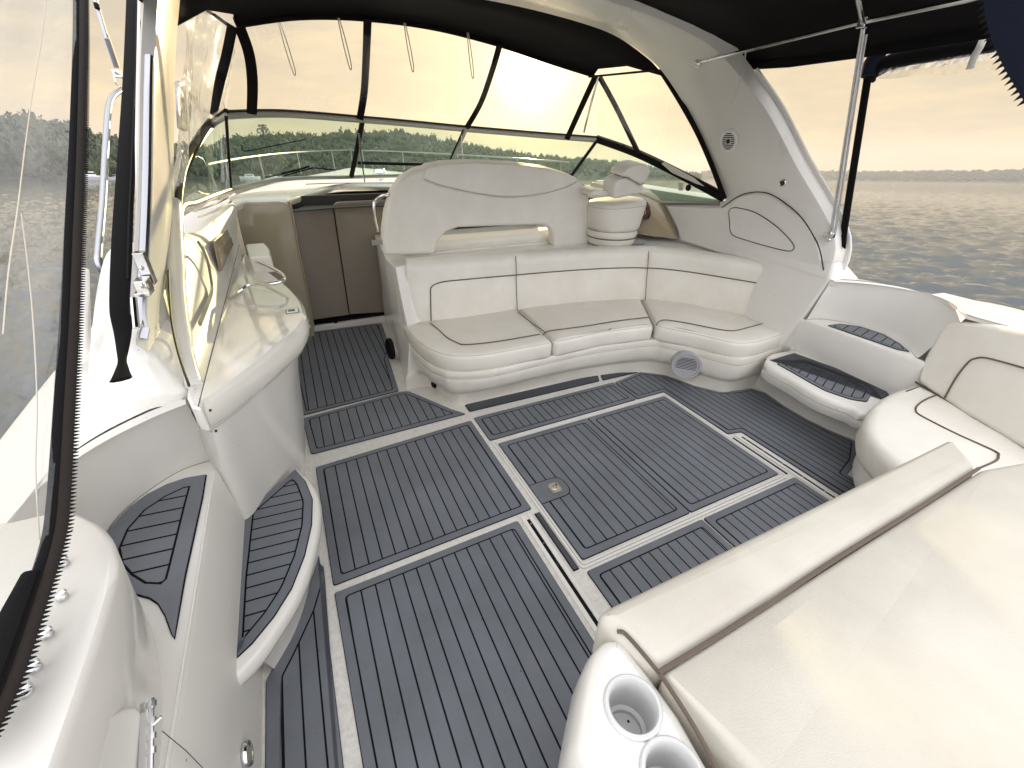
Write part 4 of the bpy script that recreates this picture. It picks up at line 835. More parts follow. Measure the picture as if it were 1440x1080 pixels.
obj('foot', join(obox(P(1166, 331, x=3.105), Vector((1, 0, 0)), Vector((0, 1, 0)), Vector((0, 0, 1)), (.016, .03, .012)), disc(P(1166, 337, x=3.10), (-1, 0, 0), .014, 12, .02)), 'steel', PO, bevel=.003)
SE = thing('side_enclosure', (3.15, 2.0, 1.1), 'clear vinyl side window with a black zipped hem behind the right arch leg', 'enclosure')
s_ = spline([P(1046, 92, x=3.0), P(1080, 142, x=3.06), P(1120, 205, x=3.12), P(1150, 262, x=3.16), P(1176, 318, x=3.19), P(1184, 345, x=3.2)], 6)
obj('hem', tube(s_, [(.028, .008)] * len(s_), 8, flat=(1, 0, 0)), 'canvas', SE)
s2_ = spline([P(1228, 60, x=3.10), P(1220, 110, x=3.12), P(1206, 200, x=3.15), P(1192, 290, x=3.17), P(1184, 345, x=3.2)], 6)
obj('hem', tube(s2_, [(.022, .010)] * len(s2_), 8, flat=(1, 0, 0)), 'canvas', SE)
s3_ = [P(1046, 92, x=3.0).lerp(P(1226, 58, x=3.1), t) for t in (0, .5, 1)]
n3 = len(s_); obj('window_panel', loft([s_, s2_[:0] or [s2_[min(round(i * (len(s2_) - 1) / (n3 - 1)), len(s2_) - 1)] for i in range(n3)]]), 'clear', SE)
obj('hem_flap', slab([P(a, b, x=3.17) for a, b in ((1180, 338), (1192, 312), (1188, 350), (1183, 346))], (.01, 0, 0)), 'canvas', SE)
RC = thing('rolled_curtain', (3.1, 1.5, 2.0), 'rolled up clear and black curtain strapped under the canopy edge at the right', 'curtain')
ra = [P(1222, 105, x=3.1), P(1235, 96, x=3.1), P(1262, 84, x=3.1), P(1300, 76, x=3.1), P(1350, 68, x=3.1), P(1440, 52, x=3.1)]
obj('roll', tube(spline(ra, 5), [(.05, .052)] * 2 + [(.044, .04)] * 24, 14), 'canvas', RC)
obj('roll_end', tube([P(1221, 108, x=3.07), P(1228, 88, x=3.08), P(1240, 64, x=3.07)], [(.035, .05), (.045, .05), (.04, .02)], 12), 'navy', RC)
fl = []
for k in range(13):
    t = k / 12; a = P(1240 + 200 * t, 97 - 34 * t, x=3.06); b = P(1236 + 204 * t, 111 - 14 * t + math.sin(k * 1.3) * 1.2, x=3.03); fl.append([a, a.lerp(b, .5) + Vector((-.02, 0, 0)), b])
obj('clear_flap', loft(fl), 'wrinkled', RC)
up_ = []
for k in range(13):
    t = k / 12; a = P(1250 + 190 * t, 52 - 50 * t, x=3.0); b = P(1244 + 196 * t, 74 - 30 * t, x=3.05); up_.append([a, b])
obj('clear_flap', loft(up_), 'clear', RC)
obj('tie_strap', tube(spline([P(1383, 54, x=3.03), P(1378, 66, x=2.99), P(1370, 80, x=2.98), P(1364, 97, x=2.98)], 4), [(.014, .004)] * 13, 8), 'cord', RC)
# zipped edge at the top right corner, close to the camera
def zipper(name, edge, inner_dir, root, pitch=.0045, tooth=.0035, band=.012, m='canvas', side=1):
    s = spline(edge, 12); L0 = [0]
    for a, b in zip(s, s[1:]): L0.append(L0[-1] + (b - a).length)
    parts = []; d = 0; i = 0
    while d < L0[-1]:
        while i < len(s) - 2 and L0[i + 1] < d: i += 1
        t = (d - L0[i]) / max(L0[i + 1] - L0[i], 1e-6); p = s[i].lerp(s[i + 1], t); tn = (s[i + 1] - s[i]).normalized()
        o_ = (Vector(inner_dir) - tn * Vector(inner_dir).dot(tn)).normalized() * -1; n = tn.cross(o_)
        parts.append((
            [p - tn * tooth * .5 - n * .001, p + tn * tooth * .5 - n * .001, p + o_ * tooth * 1.5 + tn * tooth * .1 - n * .001, p - tn * tooth * .5 + n * .001, p + tn * tooth * .5 + n * .001, p + o_ * tooth * 1.5 + tn * tooth * .1 + n * .001],
            [(0, 1, 2), (3, 5, 4), (0, 3, 4, 1), (1, 4, 5, 2), (2, 5, 3, 0)]))
        d += pitch
    return obj(name, join(*parts), 'black', root, smooth=False)
NC = thing('corner_curtain', P(1425, 60, x=1.6), 'dark navy canvas curtain edge with a coarse zipper in the top right corner', 'curtain')
ze = [P(a, b, x=1.6) for a, b in ((1383, -20), (1384, 8), (1390, 38), (1400, 68), (1415, 100), (1442, 145))]
obj('canvas', slab(spline(ze, 5) + [P(1520, 200, x=1.6), P(1520, -20, x=1.6)], (.004, .002, 0)), 'navy', NC)
zipper('zipper_teeth', ze, P(1440, 40, x=1.6) - P(1400, 60, x=1.6), NC, pitch=.015, tooth=.009)
# ---------------- port curtain close to the camera
PC = thing('port_curtain', P(60, 500, x=-.42), 'tall clear vinyl curtain with a black zipper edge pulled back at the left', 'curtain')
ed = [P(a, b, x=-.42) for a, b in ((121, -25), (122, 60), (120, 200), (116, 330), (113, 430), (107, 560), (100, 700), (92, 760), (66, 850), (30, 960), (-10, 1040))]
eds = spline(ed, 8)
cw_ = Vector((-1, -.15, .0)).normalized()
vr = []
for i, p in enumerate(eds):
    r = []
    for k in range(34):
        u = k / 33; wv = math.sin(u * 19 + i * .03) * .012 * min(1, u * 6) + math.sin(u * 41 + 1.3 + i * .05) * .006 + noise.noise(Vector((u * 9, i * .09, 2))) * .02
        r.append(p + cw_ * (.022 + u * .62) + Vector((.0, 1, 0)) * wv)
    vr.append(r)
obj('clear_sheet', loft(vr), 'curtain', PC)
obj('zipper_band', tube([p + cw_ * .0085 for p in eds], [(.0085, .0025)] * len(eds), 8, flat=(0, 1, 0)), 'brownedge', PC)
obj('hem', tube([p + cw_ * .024 + Vector((0, .003, 0)) for p in eds], [(.008, .003)] * len(eds), 8, flat=(0, 1, 0)), 'canvas', PC)
zipper('zipper_teeth', ed, cw_, PC, pitch=.0068, tooth=.0046)
low = [p for p in eds[60:]]
obj('hem_fold', tube([p + cw_ * (.03 + .0011 * i) + Vector((0, .01, 0)) for i, p in enumerate(low)], [(.012 + .0012 * i, .012) for i in range(len(low))], 10), 'canvas', PC)
for cz in (((66, -10), (58, 60), (46, 130), (36, 200), (25, 290), (12, 380), (4, 470)), ((30, 300), (44, 420), (52, 560), (50, 660), (56, 760))):
    obj('crease_glint', tube(spline([P(a, b, x=-.46) for a, b in cz], 6), .0011, 6), 'stitch', PC)  # pale thin tubes, painted highlights along the vinyl wrinkles
# hanging black zip strip beside the port arch leg
ST = thing('zip_strip', P(172, 520, x=-.6), 'long black zip strip hanging beside the left arch leg', 'strap')
sp3 = spline([P(187, -10, x=-.54), P(184, 100, x=-.54), P(178, 220, x=-.54), P(172, 330, x=-.54), P(170, 420, x=-.54), P(173, 470, x=-.54), P(172, 505, x=-.53), P(170, 534, x=-.52)], 6)
n4 = len(sp3); obj('webbing', tube(sp3, [(.030 if i < n4 * .6 else .030 - .020 * (i / n4 - .6) / .25 if i < n4 * .85 else .010 + .02 * (i / n4 - .85) / .15, .006) for i in range(n4)], 8, flat=(0, 1, 0)), 'canvas', ST)
obj('piping', tube([v + Vector((.02, -.01, 0)) for v in sp3[:n4 - 20]], .004, 6), 'black', ST)
# rails outside the port side
HR = thing('side_rail', P(123, 525, z=.87), 'bent grey aluminium rail on a stanchion outside the left arch leg', 'rail')
obj('rail', tube(spline([P(172, 126, x=-.82), P(160, 134, x=-.84), P(153, 150, x=-.85), P(149, 200, x=-.85), P(145, 280, x=-.85), P(139, 350, x=-.85), P(139, 368, x=-.85), P(147, 385, x=-.85), P(162, 402, x=-.85)], 6), .016, 12), 'alu', HR)
obj('stanchion', tube([P(118, 380, x=-.78), P(121, 524, z=.875)], .016, 12), 'gel', HR)
obj('foot', loft([ellrow(P(121, 527, z=.87)[:2], .05, .035, .872), ellrow(P(121, 527, z=.87)[:2], .045, .03, .882), ellrow(P(121, 527, z=.87)[:2], .02, .02, .888)], True, True, True), 'steel', HR)
AP = thing('awning_pole', P(165, 108, x=-.82), 'slanted telescopic aluminium pole with a clamp at the top left', 'pole')
obj('inner_tube', tube([P(128, -20, x=-.8), P(150, 55, x=-.81)], .012, 10), 'alu', AP)
obj('outer_tube', tube([P(148, 48, x=-.81), P(164, 95, x=-.82)], .017, 10), 'alu', AP)
obj('band', tube([P(135, 5, x=-.8), P(137, 12, x=-.8)], .0135, 10), 'black', AP)
obj('clamp', join(obox(P(166, 104, x=-.82), Vector((1, 0, 0)), Vector((0, 1, 0)), Vector((0, 0, 1)), (.025, .02, .02)), tube([P(160, 100, x=-.82), P(176, 112, x=-.82)], .008, 8), tube(spline([P(160, 108, x=-.82), P(163, 118, x=-.82), P(170, 122, x=-.82)], 4), .004, 6)), 'steel', AP, bevel=.004)
BR = thing('tube_bracket', P(202, 385, x=-.5), 'polished steel bracket clamped to the left arch leg', 'bracket')
obj('clamp', join(obox(P(204, 377, x=-.445), Vector((1, 0, 0)), Vector((0, 1, 0)), Vector((0, 0, 1)), (.014, .02, .05)), obox(P(202, 401, x=-.45), Vector((1, 0, 0)), Vector((0, 1, 0)), Vector((0, 0, 1)), (.016, .03, .02)), obox(P(203, 411, x=-.455), Vector((1, 0, 0)), Vector((0, 1, 0)), Vector((0, 0, 1)), (.02, .03, .006)), *[disc(P(a, b, x=-.435), (1, -.3, 0), .008, 10, .006) for a, b in ((198, 377), (199, 402), (205, 403))]), 'steel', BR, bevel=.003)
obj('rod', tube([P(188, 420, x=-.47), P(192, 462, x=-.47)], .009, 8), 'steel', BR)
obj('rod', tube([P(196, 0, x=-.5), P(193, 200, x=-.5), P(196, 375, x=-.48)], .008, 8), 'steel', BR)
# ---------------- port aft moulding with its locker
PM = thing('gate_moulding', (-.55, .6, .5), 'white moulded pillar with screws along its top beside the near curtain', 'moulding')
topm = [(-.47, .875), (-.435, .83), (-.405, .77), (-.388, .70), (-.382, .55), (-.385, .30), (-.40, 0), (-.95, 0), (-.95, .93), (-.60, .93), (-.52, .92)]
midm = [(-.665, 1.16), (-.60, 1.06), (-.545, .985), (-.50, .865), (-.455, .66), (-.44, .30), (-.44, 0), (-.95, 0), (-.95, 1.3), (-.80, 1.33), (-.735, 1.27)]
lowm = [(-.66, 1.15), (-.59, 1.04), (-.53, .96), (-.48, .83), (-.435, .62), (-.42, .30), (-.42, 0), (-.95, 0), (-.95, 1.3), (-.78, 1.3), (-.69, 1.22)]
def closed(p, z, d=0): return [Vector((a, b, z)) for a, b in p]
R = [closed(lowm, 0), closed(lowm, .45), closed(midm, .572), [Vector(((a[0] * .45 + b[0] * .55), (a[1] * .45 + b[1] * .55), .80)) for a, b in zip(midm, topm)], closed(topm, .985)]
R = [spline(r, 4, True) for r in R]
inn2 = [v + (Vector((-.6, .4, 1.0)) - v) * .03 + Vector((0, 0, .012)) for v in R[-1]]
obj('body', loft(R + [inn2], True, False, True), 'gel', PM, angle=60)
for a, b in ((90, 793), (88, 840), (67, 893), (50, 940), (38, 974)):
    c0 = P(a, b, z=1.0); o = obj('snap_stud', join(disc(c0, (0, 0, 1), .008, 12, .005), tube([c0 + Vector((-.006, 0, .003)), c0 + Vector((.006, .004, .010))], .003, 6)), 'steel', PM)
ldp = [P(a, b, x=-.40) for a, b in ((100, 1090), (112, 1052), (125, 1027), (150, 1008), (180, 993), (190, 993), (198, 1000), (203, 1030), (200, 1090))]
lk = obj('locker_door', slab(ldp, (-.02, 0, 0)), 'gelm', PM, bevel=.006, label='pale locker door with a steel hinge')
c0 = P(207, 985, x=-.392); c3 = P(205, 1085, x=-.386)
ax_ = (c3 - c0).normalized()
obj('hinge', join(tube([c0, c3], [(.010, .003)] * 2, 8), tube([c0 + Vector((.006, 0, 0)), c3 + Vector((.006, 0, 0))], .0045, 10), *[tube([c0.lerp(c3, t) + Vector((.006, 0, 0)), c0.lerp(c3, t + .09) + Vector((.006, 0, 0))], .0075, 10) for t in (.05, .3, .52, .72)], tube([c0.lerp(c3, .44), c0.lerp(c3, .42) + Vector((.02, .008, .004))], .003, 6)), 'steel', lk)
obj('seam', line([P(228, 1028, x=-.415), P(262, 1056, x=-.415), P(295, 1090, x=-.415)], .0007), 'darkhole', PM)
LT = P(345, 1062, x=-.415)
cl = obj('courtesy_light', join(disc(LT, (1, 0, .05), .03, 24, .006), ring(LT, (1, 0, .05), .024, .033, .012, 24)), 'steel', CP); obj('lens', disc(LT + Vector((.006, 0, 0)), (1, 0, .05), .022, 20, .003), 'brass', cl)
# ---------------- aft starboard seat
AS = thing('aft_bench', (2.8, .5, 0), 'rounded white vinyl corner seat with its own backrest at the right edge', 'seat')
cp_ = [(v.x, v.y) for v in PZ(((1212, 596), (1222, 575), (1245, 556), (1290, 541)), .42)] + [(3.22, .9), (3.22, .1), (2.35, .0), (1.95, .1)] + [(v.x, v.y) for v in PZ(((1330, 735), (1275, 690), (1240, 660), (1213, 630)), .38)]
obj('seat_cushion', cushion(cp_, .28, .445, .045, .01, .12), 'vinyl', AS, angle=60)
obj('seat_base', cushion([(a + (.05 if a < 3 else 0), b - (.03 if b > .5 else -.02)) for a, b in cp_], .10, .29, .05, 0, .12), 'gelm', AS)
obj('plinth', prism([(a + (.16 if a < 3 else 0), b - .08) for a, b in cp_], 0, .13), 'gelm', AS, bevel=.02)
obj('piping', line(spline([P(a, b, z=.457) for a, b in ((1327, 552), (1305, 560), (1291, 569), (1288, 577), (1296, 585), (1345, 610), (1398, 634), (1404, 641), (1400, 648), (1378, 658))], 6), .0045), 'seam', AS)
qa, qb, qc = Vector((3.04, .88, .45)), Vector((2.78, .33, .45)), Vector((3.13, .90, .80)); qn = (qb - qa).cross(qc - qa).normalized()
if qn.x > 0: qn = -qn
def PP(a, b, lift=0):
    v = ray(a, b); o = Vector((0, 0, EYE)); return o + v * ((qa + qn * lift - o).dot(qn) / v.dot(qn))
bkf = [PP(a, b) for a, b in ((1286, 536), (1291, 516), (1305, 488), (1320, 462), (1332, 453), (1350, 449), (1400, 455), (1440, 463), (1520, 480), (1560, 700), (1440, 634), (1350, 580))]
obj('backrest', slab(bkf, -qn * .12), 'vinyl', AS, bevel=.035, bseg=4, angle=50)
obj('piping', line(spline([PP(a, b, .004) for a, b in ((1328, 560), (1345, 530), (1362, 509), (1372, 504), (1385, 503), (1410, 509), (1445, 519))], 5), .0045), 'seam', AS)
obj('seat_back_line', line([P(1287, 537, z=.455), P(1350, 575, z=.455), P(1445, 632, z=.455)], .005), 'seam', AS)
# ---------------- sun lounge with console in the bottom right
SP = thing('sun_lounge', (1.2, 0, 0), 'large white vinyl lounge pad with a front bolster and cup holder console', 'lounge')
H = .82
bo = [(v.x, v.y) for v in PZ(((834, 862), (1338, 615), (1378, 659), (925, 948)), H)]
obj('bolster', cushion(bo, H - .16, H + .006, .028, .006, .04, fil=.034), 'stained', SP, angle=60)
pd = [(v.x, v.y) for v in PZ(((929, 946), (1150, 803), (1378, 660), (1420, 676)), H)] + [(1.95, -.1), (1.95, -.8), (.42, -.8), (.45, .0)]
pd = [(v.x, v.y) for v in PZ(((928, 948), (1378, 661)), H)] + [(2.05, .16), (2.2, -.8), (.55, -.8), (.46, .05)]
obj('lounge_pad', cushion(pd, H - .14, H + .008, .02, .012, .02), 'stained', SP, angle=60)
obj('piping', line(spline([P(a, b, z=H + .006) for a, b in ((926, 946), (1000, 901), (1090, 843), (1180, 783), (1290, 715), (1376, 659))], 5), .005), 'seam', SP)
obj('piping', line(spline([P(a, b, z=H + .004) for a, b in ((868, 888), (876, 889), (884, 896), (905, 920), (935, 958), (975, 1020), (1010, 1085))], 6), .0045), 'seam', SP)
cpn = [(v.x, v.y) for v in PZ(((870, 889), (850, 890), (833, 905), (822, 935), (812, 985), (803, 1045)), H - .01)] + [(.225, .0), (.24, -.8), (.60, -.8), (.50, -.2)] + [(v.x, v.y) for v in PZ(((1008, 1083), (960, 1000), (915, 938), (885, 900)), H - .01)]
cpp = fillet(ccw(cpn), .02, 4)
rws = [[Vector((q.x + (.0), q.y, z)) for q in inset(cpp, d)] for z, d in ((0, .0), (.4, -.012), (.68, -.012), (.75, -.004), (.79, .006), (.803, .016), (.808, .028))]
con = obj('console', loft(rws, True, True, False), 'gel', SP, angle=60)
# console top with real holes for the two cups
topo = [Vector((q.x, q.y)) for q in inset(cpp, .028)]
hc = [P(890, 993, z=.81), P(946, 1090, z=.81)]; hr = .042
def holed(outer, holes, r, z, k=28):
    bm = bmesh.new(); es = []
    def loop(pts):
        vs = [bm.verts.new((p[0], p[1], z)) for p in pts]; return [bm.edges.new((vs[i], vs[(i + 1) % len(vs)])) for i in range(len(vs))]
    es += loop(outer)
    for h in holes: es += loop([(h.x + math.cos(2 * PI * j / k) * r, h.y + math.sin(2 * PI * j / k) * r) for j in range(k)])
    bmesh.ops.triangle_fill(bm, use_beauty=True, use_dissolve=False, edges=es)
    bm.verts.index_update(); V = [v.co.copy() for v in bm.verts]; Fs = [[v.index for v in f.verts] for f in bm.faces]; bm.free(); return V, Fs
obj('console_top', holed(topo, hc, hr, .808), 'gel', SP, smooth=False)
for h in hc:
    def rg(r, z, k=40): return [Vector((h.x + math.cos(2 * PI * j / k) * r, h.y + math.sin(2 * PI * j / k) * r, z)) for j in range(k)]
    cu = obj('cup_holder', loft([rg(.0495, .8085), rg(.0495, .813), rg(.047, .8155), rg(.0425, .8155), rg(.040, .812), rg(.0395, .78), rg(.038, .725), rg(.031, .722), rg(.030, .712), rg(.001, .711)], True), 'cup', SP, angle=40)
    for k in range(3):
        a = k * 2.1 + .5; obj('drain_hole', disc((h.x + .02 * math.cos(a), h.y + .02 * math.sin(a), 0.7115), (0, 0, 1), .0024, 10, .001), 'black', cu)
        obj('rib', obox(Vector((h.x + .012 * math.cos(a + 1), h.y + .012 * math.sin(a + 1), .712)), Vector((math.cos(a + 1), math.sin(a + 1), 0)), Vector((-math.sin(a + 1), math.cos(a + 1), 0)), Vector((0, 0, 1)), (.012, .0012, .0012)), 'cup', cu, smooth=False)
obj('lounge_base', prism([(.62, .33), (1.72, .33), (2.05, .1), (2.1, -.8), (.5, -.8), (.5, .1)], 0, H - .13), 'gelm', SP)
# ---------------- foredeck and bow rail
FD = thing('foredeck', (1.3, 6, 1.0), 'white foredeck seen low through the windshield', 'deck')
half = [(1.95, 4.95), (1.92, 5.3), (1.7, 6.5), (1.25, 8.0), (.6, 9.2), (.05, 9.7)]
rr3 = []
for hx, y in [(v.x, v.y) for v in spline([(a, b, 0) for a, b in half], 5)]:
    zc = 1.12 - (y - 4.8) * .02; rr3.append([Vector((1.32 + hx * s, y, zc - .10 * abs(s) ** 3)) for s in (-1, -.97, -.8, -.4, 0, .4, .8, .97, 1)] )
rr3 = [[r[0] + Vector((0, 0, -.6))] + r + [r[-1] + Vector((0, 0, -.6))] for r in rr3]
fdv = loft(rr3); obj('deck_shell', ([v for v in fdv[0]], fdv[1]), 'gel', FD)
hull = []
BRl = thing('bow_rail', (1.3, 6.5, 1.1), 'low steel bow rail round the foredeck, seen through the left windshield pane', 'rail')
pts = []
for s in (-1, 1):
    r = [Vector((1.32 + s * hx * .96, y, 1.36 - (y - 4.8) * .01)) for hx, y in half]
    pts.append(r)
loop = spline(pts[0] + pts[1][::-1], 6); obj('rail', tube(loop, .011, 8), 'frame', BRl)
for k in range(2, len(loop) - 2, 6): obj('post', tube([loop[k], Vector((loop[k].x, loop[k].y, loop[k].z - .3))], .009, 8), 'frame', BRl)
WL = thing('windlass', (.9, 6.2, 1.1), 'small chrome windlass on the foredeck behind the centre pane', 'windlass')
c0 = P(535, 252, y=6.3); obj('drum', loft([ellrow((c0.x, c0.y), r, r, c0.z + h) for r, h in ((.08, -.1), (.08, -.03), (.05, 0), (.05, .05), (.085, .08), (.06, .12))], True, True, True), 'steel', WL)
obj('base', box((c0.x - .13, c0.y - .1, c0.z - .22), (c0.x + .13, c0.y + .1, c0.z - .1)), 'gel', WL, bevel=.02)

# everything built so far belongs to the boat: set it afloat
for o in roots:
    o.matrix_world = BOAT @ Matrix.Translation(o.location)

# ================================================================== water and shores (world frame, water z = 0)
def seaward(px): # world azimuth of a photo column at the horizon
    v = _R @ ray(px, 250); return math.atan2(v.x, v.y)
rngs = np.concatenate([np.linspace(1.2, 12, 200), 12 * (3200 / 12) ** np.linspace(0.003, 1, 420)])
NA = 1500
az0 = seaward(740); 
u = np.linspace(-1, 1, NA + 1); azs = az0 + PI * (0.42 * u + .58 * u ** 5) 
Rg, Az = np.meshgrid(rngs, azs, indexing='ij')
X = np.sin(Az) * Rg + CAMW.x; Y = np.cos(Az) * Rg + CAMW.y
Zw = np.zeros_like(X); rs = np.random.RandomState(3)
cell = Rg * .004 + .02
for k in range(64):
    lam = 10 ** rs.uniform(math.log10(.14), math.log10(2.3)); th = math.radians(245) + rs.normal(0, .42); kk = 2 * PI / lam
    amp = .0088 * lam; fade = np.clip(lam / (cell * 5) - .4, 0, 1)
    ph = rs.uniform(0, 6.28)
    s = np.sin((X * math.sin(th) + Y * math.cos(th)) * kk + ph + .9 * np.sin(X * .7 + k) + .8 * np.sin(Y * .6 + 2 * k)); Zw += amp * fade * (1 - 2 * np.abs(s) ** 1.3) * .8
nr, na = X.shape
me = bpy.data.meshes.new('water'); co_ = np.stack([X, Y, Zw], -1).reshape(-1, 3).astype(np.float32)
idx = np.arange(nr * na).reshape(nr, na); q = np.stack([idx[:-1, :-1], idx[1:, :-1], idx[1:, 1:], idx[:-1, 1:]], -1).reshape(-1, 4).astype(np.int32)
me.vertices.add(len(co_)); me.vertices.foreach_set('co', co_.ravel()); me.loops.add(q.size); me.loops.foreach_set('vertex_index', q.ravel())
me.polygons.add(len(q)); me.polygons.foreach_set('loop_start', np.arange(0, q.size, 4, dtype=np.int32)); me.polygons.foreach_set('use_smooth', np.ones(len(q), bool)); me.update(calc_edges=True)
wm = mat('water', (.03, .045, .055), .045, spec=.8); t = wm.node_tree; b = t.nodes['Principled BSDF']; b.inputs['IOR'].default_value = 1.45
tcn = t.nodes.new('ShaderNodeTexCoord'); n = t.nodes.new('ShaderNodeTexNoise'); n.inputs['Scale'].default_value = 5.5; n.inputs['Detail'].default_value = 6; n.inputs['Roughness'].default_value = .62
mp = t.nodes.new('ShaderNodeMapping'); mp.inputs['Rotation'].default_value = (0, 0, math.radians(-25)); mp.inputs['Scale'].default_value = (2.4, 1, 1)
t.links.new(tcn.outputs['Object'], mp.inputs[0]); t.links.new(mp.outputs[0], n.inputs[0])
bp = t.nodes.new('ShaderNodeBump'); bp.inputs['Strength'].default_value = .6; bp.inputs['Distance'].default_value = .045; t.links.new(n.outputs[0], bp.inputs['Height']); t.links.new(bp.outputs[0], b.inputs['Normal'])
me.materials.append(wm); wo = bpy.data.objects.new('water', me); col.objects.link(wo); wo['kind'] = 'structure'
def deepwater():
    o = obj('lake_bed', prism([(-7000, -7000), (7000, -7000), (7000, 7000), (-7000, 7000)], -6, -1.5), mat('lake_bed', (.03, .035, .035), .6), smooth=False, afloat=False); o['kind'] = 'structure'
deepwater()
# forested shores: hills as terrain, the wood on them as one mass each
green = mat('foliage', (.075, .105, .055), .8, var=.6, vscale=.12, grime=(.03, .045, .028))
fargreen = mat('far_foliage', (.05, .065, .045), .9, var=.4, vscale=.02)
earth = mat('shore_earth', (.05, .05, .03), .9)
def dirpt(px, r): a = seaward(px); return Vector((CAMW.x + math.sin(a) * r, CAMW.y + math.cos(a) * r, 0))
def hgt(px, py, r):
    v = _R @ ray(px, py); return CAMW.z + r * v.z / math.hypot(v.x, v.y)
# shoreline: (photo column, distance, photo row of the tree tops)
shore = [(-260, 210, 185), (-60, 225, 180), (60, 235, 172), (140, 240, 186), (200, 250, 205), (300, 285, 212), (345, 300, 190), (400, 320, 187), (455, 360, 190), (500, 390, 188), (560, 430, 188), (620, 490, 196), (680, 560, 208), (720, 610, 214), (770, 680, 220), (810, 740, 222), (850, 820, 226), (890, 900, 232), (930, 980, 238), (985, 1060, 246)]
def samp(px):
    for (a, r0, y0), (b, r1, y1) in zip(shore, shore[1:]):
        if a <= px <= b:
            t = (px - a) / (b - a); return r0 + (r1 - r0) * t, y0 + (y1 - y0) * t
    return shore[-1][1:]
hillv = []; ks = np.linspace(-260, 985, 90)
for px in ks:
    r, ty = samp(px); h = max(hgt(px, ty, r * 1.35) - 9, 1)
    hillv.append([dirpt(px, r * .995) + Vector((0, 0, -1)), dirpt(px, r) + Vector((0, 0, .6)), dirpt(px, r * 1.12) + Vector((0, 0, h * .45)), dirpt(px, r * 1.35) + Vector((0, 0, h)), dirpt(px, r * 2.0) + Vector((0, 0, h * 1.0 if h < 15 else h * .9))])
obj('shore_hill', loft(hillv), earth, afloat=False)['kind'] = 'structure'
# crown archetypes: noisy lumps made of many small leaf faces
def crown(seed, leaves=150):
    rs = random.Random(seed); V = []; Fs = []
    lobes = [(Vector((rs.uniform(-.5, .5), rs.uniform(-.5, .5), rs.uniform(.1, .9))), rs.uniform(.28, .5)) for _ in range(7)]
    for i in range(leaves):
        c, r = rs.choice(lobes); d = Vector((rs.gauss(0, 1), rs.gauss(0, 1), rs.gauss(0, 1))).normalized(); p = c + d * r * rs.uniform(.75, 1.05)
        s = rs.uniform(.07, .15); a = d.orthogonal().normalized(); a.rotate(Matrix.Rotation(rs.uniform(0, 6), 3, d)); b = d.cross(a)
        d2 = (d + Vector((rs.uniform(-.6, .6), rs.uniform(-.6, .6), rs.uniform(-.3, .6)))).normalized(); a = (a - d2 * a.dot(d2)).normalized(); b = d2.cross(a)
        k = len(V); V += [p - a * s, p + b * s * .8, p + a * s, p - b * s * .8]; Fs.append((k, k + 1, k + 2, k + 3))
    k = len(V)
    for c, r in lobes:   # solid hearts so the sky does not show through everywhere
        k = len(V); q = [(1, 0, 0), (-1, 0, 0), (0, 1, 0), (0, -1, 0), (0, 0, 1), (0, 0, -1)]; V += [c + Vector(v) * r * .8 for v in q]
        Fs += [(k, k + 2, k + 4), (k + 2, k + 1, k + 4), (k + 1, k + 3, k + 4), (k + 3, k, k + 4), (k + 2, k, k + 5), (k + 1, k + 2, k + 5), (k + 3, k + 1, k + 5), (k, k + 3, k + 5)]
    return np.array([tuple(v) for v in V]), Fs
arch = [crown(i) for i in range(6)]; archlo = [crown(20 + i, 46) for i in range(5)]
def forest(name, label, items, m):
    Vs = []; Fq = []; Ft = []; k = 0
    for p, s, hz_, a, rot in items:
        v, f = a; c, sn = math.cos(rot), math.sin(rot)
        w_ = np.stack([(v[:, 0] * c - v[:, 1] * sn) * s + p.x, (v[:, 0] * sn + v[:, 1] * c) * s + p.y, v[:, 2] * hz_ + p.z], -1); Vs.append(w_)
        for q in f: (Fq if len(q) == 4 else Ft).append([i + k for i in q])
        k += len(v)
    me = bpy.data.meshes.new(name); V = np.concatenate(Vs).astype(np.float32); me.vertices.add(len(V)); me.vertices.foreach_set('co', V.ravel())
    lp = np.concatenate([np.array(Fq, np.int32).ravel(), np.array(Ft, np.int32).ravel()]); me.loops.add(len(lp)); me.loops.foreach_set('vertex_index', lp)
    ls = np.concatenate([np.arange(len(Fq)) * 4, len(Fq) * 4 + np.arange(len(Ft)) * 3]).astype(np.int32); me.polygons.add(len(ls)); me.polygons.foreach_set('loop_start', ls); me.update(calc_edges=True)
    me.materials.append(m); o = bpy.data.objects.new(name, me); col.objects.link(o); tag(o, label, 'forest', kind='stuff'); return o
its = []; rf = random.Random(5)
for i in range(3300):
    px = rf.uniform(-250, 985); r0, ty = samp(px); q = rf.random() ** .8; r = r0 * (1.0 + .42 * q)
    htop = max(hgt(px, ty, r0 * 1.35) - 9, 1)
    gz = .6 + (htop - .6) * min(1, (r / r0 - 1) / .35) ** .9
    s = rf.uniform(3.6, 6.5) * (1 if r < 500 else 1.4); hh = s * rf.uniform(1.1, 1.7)
    if px < 320: hh *= 1.2
    its.append((dirpt(px, r) + Vector((0, 0, gz - hh * .1)), s, hh, rf.choice(arch if r < 520 else archlo), rf.uniform(0, 6.28)))
forest('shore_wood', 'dense green wood covering the shore ahead of the boat', its, green)
